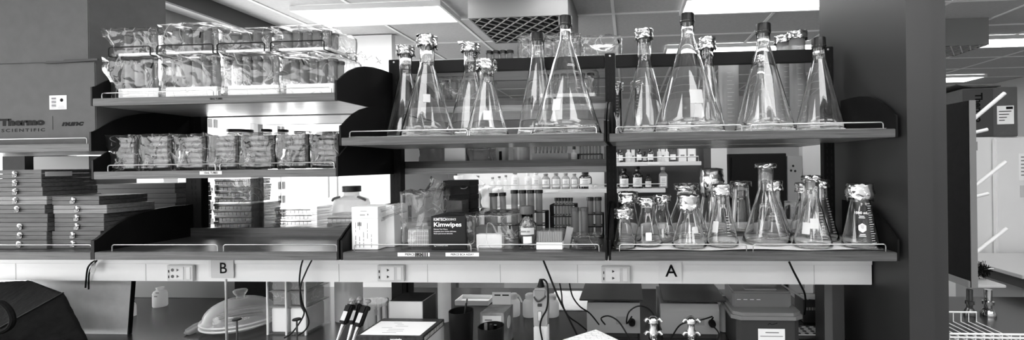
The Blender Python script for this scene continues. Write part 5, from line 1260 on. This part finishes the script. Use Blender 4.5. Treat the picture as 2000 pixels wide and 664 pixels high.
cable('black cord hanging below the second balance plug', [(1393, 620, 1.69), (1386, 632, 1.66), (1396, 640, 1.64), (1404, 652, 1.62), (1400, 668, 1.6)])
cable('black cable dropping past the lidded bin from the shelf above', [(1541, 511, 1.57), (1550, 530, 1.57), (1563, 555, 1.575), (1572, 575, 1.60), (1573, 600, 1.66), (1571, 614, 1.68)], .0036)
o = MB().tube([atY(1392, 556, 1.98), atY(1428, 590, 1.98)], .004, 8).build('bright_edge_rod', M['milky'], None, True); tag(o, 'white strip imitating a bright shelf edge, slanting behind the second balance', 'rod')  # these two added white rods imitate bright edges of a lower shelf
o = MB().tube([atY(1527, 556, 1.88), atY(1572, 584, 1.88)], .004, 8).build('bright_edge_rod', M['milky'], None, True); tag(o, 'white strip imitating a bright shelf edge, slanting behind the lidded bin', 'rod')
# ------------------------------------------------------------------ far bench with reagent shelves
YF = 3.3
def far_shelf(label, px0, px1, py, Y0, Y1, name='reagent_shelf', rail=True):
    x0, x1 = XX(px0, Y0, py), XX(px1, Y0, py); z = atY((px0+px1)/2, py, Y0).z; w = x1 - x0
    t = thing(name, label, 'shelf', ((x0+x1)/2, Y0, z)); MB().box(-w/2, w/2, 0, Y1 - Y0, -.03, 0, .002).build('board', M['enamel'], t)
    if rail: MB().tube([(-w/2 + .02, .01, 0), (-w/2 + .02, .01, .035), (w/2 - .02, .01, .035), (w/2 - .02, .01, 0)], .004, 8).build('guard_rail', M['rod'], t)
    return t, z
bk = thing('reagent_rack', 'pale back panel and black end frame carrying the far reagent shelves', 'rack', (0, 3.72, 0))
MB().box(XX(880, 3.7), XX(1180, 3.7), -.02, 0, .8, Z(.02)).build('back_panel', M['enamel'], bk)
for px in (880, 1194, 1372): x = XX(px, 3.7); MB().box(x, x + .06, -.08, -.021, .0, Z(.16)).build('upright', M['wall_dark'], bk)
MB().box(XX(1180, 3.7), XX(1372, 3.7), -.02, 0, .8, Z(.16)).build('back_panel', M['wall_dark'], bk)
s1, z1 = far_shelf('lower far reagent shelf, holding a long row of white-labelled bottles', 890, 1300, 370, YF, 3.62)
s2, z2 = far_shelf('upper far reagent shelf ending in two cartons', 1190, 1370, 316, YF, 3.62)
MB().box(XX(1065, YF) - s1.location.x, XX(1090, YF) - s1.location.x, -.003, 0, -.022, -.006).build('label_strip', M['label_white'], s1)
MB().box(XX(1265, YF) - s2.location.x, XX(1288, YF) - s2.location.x, -.003, 0, -.022, -.006).build('label_strip', M['label_white'], s2)
Yq = YF + .1
row = [(1006, 17, 336, 'milky', 'label_white', 'grey_plastic'), (1031, 14, 338, 'milky', 'label_white', 'white_plastic'), (1047, 18, 336, 'milky', 'label_white', 'white_plastic'),
       (1066, 17, 339, 'mid_plastic', 'label_white', 'grey_plastic'), (1086, 17, 338, 'mid_plastic', 'label_white', 'grey_plastic'), (1105, 16, 338, 'mid_plastic', 'label_white', 'grey_plastic'), (1122, 14, 339, 'mid_plastic', 'label_white', 'grey_plastic'), (1143, 26, 336, 'amber', 'label_white', 'cap_black')]
for k, (px, w_, tp, bm, lm, cm) in enumerate(row):
    bottle('%s bottle with white label, %s in the far row seen over the tube racks' % ('amber' if bm == 'amber' else 'white' if bm == 'milky' else 'grey', ORD[k]), px, w_, tp, Yq, z1, bm, cm, (lm, .2, .9, 1), .7, .45, .13)
for px, tp, lab in ((1153, 358, 'tiny vial in front of the amber bottle on the far shelf'), (1163, 359, 'tiny vial beside the amber bottle, nearest the middle post')): bottle(lab, px, 7, tp, YF + .04, z1, 'milky', 'cap_black', None, .6, .5, .2)
for px, w_, tp, bm, lab, sq in ((1202, 8, 352, 'amber', 'small dark bottle just past the middle post on the lower far shelf', 0), (1219, 20, 329, 'amber', 'rounded amber bottle with white label, past the middle post on the lower far shelf', 0), (1245, 21, 325, 'amber', 'taller amber bottle with big white label on the lower far shelf', 0),
                             (1266, 14, 340, 'grey_clear', 'small clear bottle beside the taller amber bottle', 0), (1295, 19, 326, 'mid_plastic', 'square white-capped bottle with framed label on the lower far shelf', 1)):
    bottle(lab, px, w_, tp, Yq - .02, z1, bm, 'cap_black' if not sq else 'white_plastic', ('label_white', .12, .75 if not sq else .85, 1), .66, .42, .14, square=bool(sq))
for k, (px, w_, tp, bm, cm) in enumerate(((1204, 9, 300, 'label_white', 'cap_black'), (1213, 9, 294, 'amber', 'cap_black'), (1228, 12, 294, 'milky', 'white_plastic'), (1249, 11, 292, 'amber', 'cap_black'), (1260, 9, 302, 'amber', 'cap_black'), (1271, 13, 291, 'amber', 'cap_black'),
                                        (1288, 8, 290, 'milky', 'white_plastic'), (1303, 8, 291, 'milky', 'white_plastic'), (1315, 13, 292, 'grey_clear', 'grey_plastic'))):
    bottle('small labelled bottle on the upper far shelf, %s from the middle post' % ORD[k], px, w_, tp - 6, Yq - .04*(k % 2), z2, bm, cm, ('label_white', .2, .8), .6, .45, .16)
for px0, px1, tp, lab in ((1327, 1343, 286, 'pale carton on the upper far shelf, second from the shelf end'), (1345, 1361, 285, 'pale carton at the very end of the upper far shelf'), (1293, 1301, 287, 'narrow pale carton between small bottles on the upper far shelf'), (1235, 1242, 288, 'white card box behind the third small bottle on the upper far shelf')):
    t, w, d, h = pbox('reagent_carton', lab, px0, px1, tp, Yq, .09, z2 + .001, 'enamel')
    MB().box(-w*.35, w*.35, -d/2 - .001, -d/2 - .0002, h*.25, h*.8).build('label', M['label_white'], t); MB().box(-w*.25, w*.25, -d/2 - .002, -d/2 - .0012, h*.35, h*.45).build('printed_line', M['grey_plastic'], t)
# clutter on the near end of that bench
fb = thing('lab_bench', 'far lab bench behind the rack, below the reagent shelves', 'bench', (0, 3.3, 0))
MB().box(-.9, 1.0, -.35, .33, .86, .9, .003).build('worktop', M['bench'], fb); MB().box(-.88, .98, -.3, .31, 0, .859).build('cabinet', M['enamel'], fb)
zt = .9005
def clutter(name, label, cat, px0, px1, pyt, pyb, Y, m, dep=.15):
    z0 = atY((px0+px1)/2, pyb, Y).z; x0, x1 = XX(px0, Y, pyb), XX(px1, Y, pyb); z1_ = atY((px0+px1)/2, pyt, Y).z
    t = thing(name, label, cat, ((x0+x1)/2, Y + dep/2, z0)); w = x1 - x0
    MB().box(-w/2, w/2, -dep/2, dep/2, 0, z1_ - z0, .004).build('body', M[m], t); return t, w, dep, z1_ - z0
sh, zs_ = far_shelf('pale bench riser shelf carrying white packages, behind the black storage boxes', 905, 1000, 408, 2.9, 3.2, 'riser_shelf', False)
for x in (-.15, .15): MB().box(x - .01, x + .01, .05, .25, zt - sh.location.z, -.031).build('leg', M['enamel'], sh)
for k, (px, w_, tp) in enumerate(((929, 16, 372), (951, 13, 366), (970, 11, 370))):
    b = bag_shell(XX(px - w_/2, 3.0), XX(px + w_/2, 3.0), 2.96, 3.1, zs_ + .001, atY(px, tp, 3.0).z, 120 + k, .012, n=7)
    tag(b.build('white_package', M['paper'], None, 'all'), 'white crumpled package behind the tube racks, %s from the black storage boxes' % ORD[k], 'package')
for k, (px, w_, tp) in enumerate(((932, 16, 343), (962, 10, 346), (975, 10, 344), (988, 9, 342))):
    bottle('small pale bottle on the lower far shelf, %s from the black storage boxes' % ORD[k], px, w_, tp, Yq, z1, 'milky', 'grey_plastic', None, .6, .5, .15)
bottle('squat white jar with a wide lid above the black storage boxes', 896, 21, 343, Yq, z1, 'milky', 'white_plastic', None, .7, .8, .2)
o = MB().tube([atY(922, 342, 3.36) + Vector((0, 0, -.005)), atY(945, 362, 3.36)], .02, 12).build('paper_roll', M['paper'], None, True); tag(o, 'slanting white paper roll among the small pale bottles', 'paper roll')
# dark cabinet and pale doors at the far wall
dk = thing('black_cabinet', 'tall black cabinet standing at the far wall behind the flasks', 'cabinet', (0, 4.6, 0))
a, b_ = XX(1424, 4.6), XX(1536, 4.6); zt_ = atY(1480, 300, 4.6).z
MB().box(a, b_, 0, .5, 0, zt_, .004).build('body', M['black'], dk); MB().box(a + .02, b_ - .02, -.02, -.001, .05, zt_ - .04, .004).build('door', M['black'], dk)
wc = thing('white_cabinet', 'pale metal cabinet with three dark holes beside the tall black cabinet', 'cabinet', (0, 4.6, 0))
a, b_ = XX(1538, 4.6), XX(1567, 4.6); MB().box(a, b_, 0, .5, 0, atY(1550, 305, 4.6).z, .004).build('body', M['mid_plastic'], wc)
for px, py in ((1549, 324), (1545, 333), (1553, 334)): MB().lathe([(0, 0), (.012, 0), (.012, .002), (0, .002)], 12).xf(T3(*(atY(px, py, 4.598) - Vector((0, 4.6, 0)))) @ R3(PI/2)).build('hole', M['slot'], wc)
wp = tag(MB().box(XX(1568, 4.9), XX(1612, 4.9), 4.9, 5.0, 0, atY(1590, 278, 4.9).z).build('partition_panel', M['enamel'], None), 'plain pale partition panel beside the dark column', 'partition')
wd = tag(MB().box(XX(1372, 4.4), XX(1420, 4.4), 4.4, 4.5, 0, atY(1400, 285, 4.4).z).build('door_panel', M['enamel'], None), 'pale narrow panel between the reagent rack and the black cabinet', 'panel')
# bright partition behind the white jug
bp = tag(MB().box(XX(618, 3.6), XX(768, 3.6), 3.6, 3.66, 0, CE - .01).build('door_1', M['wall_pale'], None), kind='structure')
MB().box(XX(640, 3.6), XX(642, 3.6), 3.59, 3.599, Z(-.25), Z(.1)).box(XX(657, 3.6), XX(659, 3.6), 3.59, 3.599, Z(-.25), Z(.1)).build('door_frame', M['label_grey'], bp)
# ------------------------------------------------------------------ past the column: sink, draining rack, freezer
zC = Z(-.69)
# drying rack board with pegs
Y0, Y1 = 2.05, 2.75
xr_ = XX(1894, Y0, 380)
bd = thing('drying_board', 'dark upright peg board with slanting white pegs, past the column', 'drying rack', (xr_, Y0, atY(1900, 562, Y0).z)); H = atY(1898, 196, Y0).z - bd.location.z
MB().box(0, .028, 0, Y1 - Y0, 0, H, .003).build('board', M['black_soft'], bd)
MB().box(.0005, .0275, -.004, -.0005, 0, H).build('front_edge', M['grey_plastic'], bd)
MB().box(-.012, -.0005, 0, Y1 - Y0, 0, .03, .002).build('ledge', M['grey_plastic'], bd)
MB().box(.0285, .15, .0, .32, 0, .012, .002).build('drip_tray', M['label_grey'], bd)
for k, (px, py, qx, qy, yy) in enumerate(((1905, 235, 1962, 182, .02), (1904, 272, 1928, 253, .2), (1905, 366, 1964, 316, .02), (1904, 400, 1930, 378, .22), (1905, 496, 1966, 446, .02))):
    Y = Y0 + yy; p, q = atY(px, py, Y), atY(qx, qy, Y - .01); p.x = xr_ + .0285
    MB().tube([p - bd.location, q - bd.location], .0085, 12).build('peg', M['white_plastic'], bd, True)
# freezer with box on top
Yf = 3.1; x0, x1 = XX(1904, Yf, 400), XX(2075, Yf, 400); zt = atY(1950, 267, Yf).z
fz = thing('freezer', 'white upright freezer carrying a cardboard box', 'freezer', ((x0+x1)/2, Yf + .35, 0)); w = x1 - x0
xs = XX(1942, Yf, 400) - fz.location.x
MB().box(-w/2, w/2, -.33, .35, .03, zt, .006).build('body', M['enamel'], fz); MB().box(xs, w/2, -.37, -.332, .06, zt - .01, .008).build('door', M['enamel'], fz)
MB().box(-w/2 + .02, -w/2 + .036, -.3315, -.3305, zt - .09, zt - .03).build('sticker', M['grey_plastic'], fz)
nt = MB().box(XX(1984, Yf, 320) - fz.location.x, w/2 - .03, -.373, -.3705, atY(1990, 352, Yf).z, atY(1990, 300, Yf).z).build('notice', M['label_white'], fz)
g = MB(); xn = XX(1988, Yf, 320) - fz.location.x
for k in range(6): z = atY(1990, 308 + 7*k, Yf).z; g.box(xn, xn + .12, -.3745, -.3735, z, z + .008)
g.build('printed_lines', M['grey_plastic'], nt)
MB().box(xn - .005, xn + .1, -.373, -.3705, atY(1990, 385, Yf).z, atY(1990, 362, Yf).z).build('notice', M['label_grey'], fz)
MB().box(-w/2, w/2, -.3, .3, 0, .029).build('plinth', M['dark_plastic'], fz)
a, b_ = XX(1884, Yf - .0, 220), XX(1991, Yf, 220); h = atY(1950, 170, Yf).z - zt
t = thing('cardboard_box', 'worn cardboard box with a white shipping label on the freezer', 'box', ((a+b_)/2 + .03, Yf + .22, zt + .001), -.12); w2 = (b_ - a)*.93
MB().box(-w2/2, w2/2, -.2, .2, 0, h, .004).build('body', M['cardboard'], t)
MB().box(-w2/2, w2*.05, -.2035, -.2005, h*.02, h*.98).build('side_panel', M['cardboard_edge'], t)
lb = MB().box(w2*.12, w2*.42, -.204, -.2008, h*.25, h*.62).build('shipping_label', M['label_white'], t)
g = MB()
for k in range(4): g.box(w2*.15, w2*(.25 + .04*k), -.206, -.2043, h*(.32 + .06*k), h*(.335 + .06*k))
g.box(w2*.28, w2*.4, -.206, -.2043, h*.55, h*.6).build('printed_lines', M['ink'], lb)
text('lettering', 'Thermo', .06, M['ink'], t, (-w2*.22, -.2045, h*.6), (PI/2, PI/2, 0), bold=.002)
MB().prism([(-w2*.62, h + .03), (-w2*.3, h + .012), (w2*.2, h + .012), (w2*.2, h + .006), (-w2*.3, h + .004), (-w2*.6, h + .024)], 'y', -.2, .1).build('flap', M['cardboard_edge'], t)
MB().box(w2*.25, w2*.4, -.06, .06, h + .0005, h + .004).build('tape', M['frosted'], t)
# bench end with sink
Yc = 2.3
bz = atY(1930, 512, 2.75).z
cb = thing('sink_bench', 'pale bench with dark front edge in front of the freezer', 'bench', (XX(1905, 2.75, 520), 2.5, 0)); 
MB().box(.02, 1.1, -.05, .5, bz - .075, bz - .0205, .002).build('edge', M['cap_grey'], cb); MB().box(.0, 1.12, -.06, .52, bz - .02, bz, .002).build('worktop', M['label_grey'], cb)
MB().box(.05, 1.05, -.0, .48, 0, bz - .0755).build('cabinet', M['mid_plastic'], cb)
sk = thing('sink_counter', 'dark sink counter below the peg board, past the column', 'counter', (1.95, 2.25, 0)); MB().box(-.75, .7, -.45, .14, zC - .06, zC - .02, .002).build('worktop', M['bench'], sk); MB().box(-.73, .68, -.43, .12, 0, zC - .0605).build('cabinet', M['enamel'], sk)
zs2 = zC - .0195
for px, lab, mm, rr in ((1894, 'slim steel pipe under the peg board edge', 'steel_dark', .012), (1930, 'chrome tap pipe in front of the pale bench', 'chrome', .015)):
    Y = 2.1; X = XX(px, Y, 600); top = atY(px, 563, Y).z - .004; t = thing('sink_pipe', lab, 'pipe', (X, Y, zs2))
    MB().lathe([(0, 0), (rr*2, 0), (rr*2, .012), (rr*1.4, .03), (rr, .035), (rr, top - zs2 - .001), (0, top - zs2 - .001)], 24).build('pipe', M[mm], t, 40)
    MB().lathe([(rr*1.02, .05), (rr*1.5, .052), (rr*1.5, .066), (rr*1.02, .068)], 24).build('collar', M[mm], t, 40)
# bottle brush
p = bd.location + Vector((.105, .1, .0575)); t = thing('bottle_brush', 'black bristled bottle brush on the tray of the peg board', 'brush', p)
g = MB(); rnd = random.Random(12)
for k in range(260):
    x = rnd.uniform(-.07, .05); a = rnd.uniform(0, 2*PI); l = rnd.uniform(.03, .045)*(1 if x < .03 else .7); g.tube([(x, 0, 0), (x + rnd.uniform(-.006, .006), l*math.cos(a), l*math.sin(a))], .0012, 3, False)
g.build('bristle', M['black_soft'], t)['kind'] = 'stuff'; MB().tube([(-.07, 0, 0), (.07, 0, .004)], .004, 8).build('handle', M['rod'], t, True)
# white wire basket at the bottom
Y = 1.75; a, b_ = XX(1854, Y, 655), XX(2010, Y, 655); z = atY(1920, 655, Y).z
wb = thing('wire_basket', 'white wire basket on the sink counter at the picture bottom', 'basket', ((a+b_)/2, Y, zs2 + .005)); hx = (b_-a)/2; hz = z - zs2
for q in range(3): MB().tube([(-hx, -.0 + .03*q*0, hz*(1 - .32*q)), (hx, 0, hz*(1 - .32*q))], .004, 8).build('wire', M['white_plastic'], wb, True)
for q in range(2): MB().tube([(-hx, .25*q, hz), (-hx, .25*(1-q) if q else .25, hz)], .004, 8).build('wire', M['white_plastic'], wb, True) if q == 0 else MB().tube([(-hx, .25, hz), (hx, .25, hz)], .004, 8).build('wire', M['white_plastic'], wb, True)
for q in range(10): x = -hx + 2*hx*q/9; MB().tube([(x, 0, hz), (x, 0, 0), (x, .25, 0), (x, .25, hz)], .0022, 6).build('wire', M['white_plastic'], wb, True)
# ceiling fittings
ceiling_light(565, 914, 10, 46, 'long bright ceiling light beside the square vent')
ceiling_light(1337, 1640, -12, 20, 'bright ceiling light over the capped flasks, cut by the picture top')
ceiling_light(1300, 1640, 87, 101, 'distant ceiling light just above the top rail')
ceiling_light(1925, 2050, 68, 86, 'ceiling light past the column beside the small vent')
ceiling_light(1770, 1873, 148, 158, 'most distant ceiling light past the column')
def vent(px0, px1, pyf, pyb, ztop_off, label, zb):
    a = atZ(px0, pyf, zb); b = atZ(px1, pyf, zb); c = atZ((px0+px1)/2, pyb, zb)
    w = b.x - a.x; d = c.y - a.y
    t = thing('ceiling_vent', label, 'vent', ((a.x+b.x)/2, a.y + d/2, zb))
    H = CE - zb - .001; e = .03
    MB().box(-w/2, w/2, -d/2, -d/2 + .012, 0, H).box(-w/2, w/2, d/2 - .012, d/2, 0, H).box(-w/2, -w/2 + .012, -d/2 + .0125, d/2 - .0125, 0, H).box(w/2 - .012, w/2, -d/2 + .0125, d/2 - .0125, 0, H).build('housing', M['wall_mid'], t)
    f = MB(); n = 24
    for k in range(n):
        x = -w/2 + .02 + (w - .04)*k/n; f.prism([(x, .03), (x + (w-.04)/n*.5, .012), (x + (w-.04)/n, .03), (x + (w-.04)/n*.5, .02)], 'y', -d/2 + .013, d/2 - .013)
    f.build('filter_pleat', M['grille_dark'], t)
    MB().box(-w/2 + .013, w/2 - .013, -d/2 + .013, d/2 - .013, .034, .04).build('filter_back', M['grille_dark'], t)
    g = MB(); n = 7; L = max(w, d)
    def clip(p, q):
        t0, t1 = 0, 1; dx, dy = q[0]-p[0], q[1]-p[1]
        for pp, qq in ((-dx, p[0] + w/2 - .012), (dx, w/2 - .012 - p[0]), (-dy, p[1] + d/2 - .012), (dy, d/2 - .012 - p[1])):
            if abs(pp) < 1e-9:
                if qq < 0: return None
                continue
            r = qq / pp
            if pp < 0: t0 = max(t0, r)
            else: t1 = min(t1, r)
        return None if t0 >= t1 else ((p[0] + dx*t0, p[1] + dy*t0), (p[0] + dx*t1, p[1] + dy*t1))
    for k in range(-n, 2*n):
        o_ = k * w / n
        for p, q in (((-w/2 + o_, -d/2), (-w/2 + o_ + d*.8, d/2)), ((-w/2 + o_, -d/2), (-w/2 + o_ - d*.8, d/2))):
            c_ = clip(p, q)
            if c_: g.tube([(c_[0][0], c_[0][1], .004), (c_[1][0], c_[1][1], .004)], .0045, 6)
    g.build('grille', M['grille'], t)
    return t
vent(914, 1112, 36, 84, 0, 'square pleated ceiling vent with a crossed wire grille', Z(.955))
vent(1800, 1920, 91, 110, 0, 'smaller ceiling vent past the column', Z(.93))
# ------------------------------------------------------------------ light and view
lamp_at(-1.6, -.4, .2, .8, 'ceiling light over the aisle, nearest the window wall')
lamp_at(.2, 1.4, .2, .8, 'ceiling light over the aisle, nearest the column')
lamp_at(-2.2, -1.0, 2.2, 2.7, 'added fill light above the far side of the rack, nearest the window wall')  # this and the next two: added out of view to brighten the rear bench
lamp_at(-.6, .6, 2.2, 2.7, 'added fill light above the far side of the rack, in its middle')
lamp_at(1.5, 2.7, 1.6, 2.1, 'added fill light above the sink past the column')
for k, (x, y) in enumerate(((-2.2, -.6), (-.5, -.6), (1.2, -.6), (2.9, -.6), (-2.2, -2.1), (1.2, -2.1), (2.9, -2.1))):
    lamp_at(x, x + 1.2, y, y + .6, 'unseen fill light behind the aisle, %s counted from the window wall' % ORD[k], )  # fill lamps out of view, added to light shelf fronts and raceway
lamp_at(-.5, .7, -2.1, -1.5, 'unseen fill light farthest behind the aisle')  # one more added fill lamp, out of view
w = bpy.data.worlds.new('sky'); bpy.context.scene.world = w; w.use_nodes = True
w.node_tree.nodes['Background'].inputs[0].default_value = (1, 1, 1, 1); w.node_tree.nodes['Background'].inputs[1].default_value = 7.0
sc = bpy.context.scene
sc.view_settings.view_transform = 'Standard'; sc.view_settings.look = 'None'; sc.view_settings.gamma = 1; sc.view_settings.use_curve_mapping = False
sc.view_settings.exposure = 0.1
sc.cycles.max_bounces = 20; sc.cycles.transmission_bounces = 16; sc.cycles.transparent_max_bounces = 48; sc.cycles.diffuse_bounces = 4; sc.cycles.glossy_bounces = 6
sc.cycles.caustics_refractive = True; sc.cycles.caustics_reflective = False; sc.cycles.sample_clamp_indirect = 6
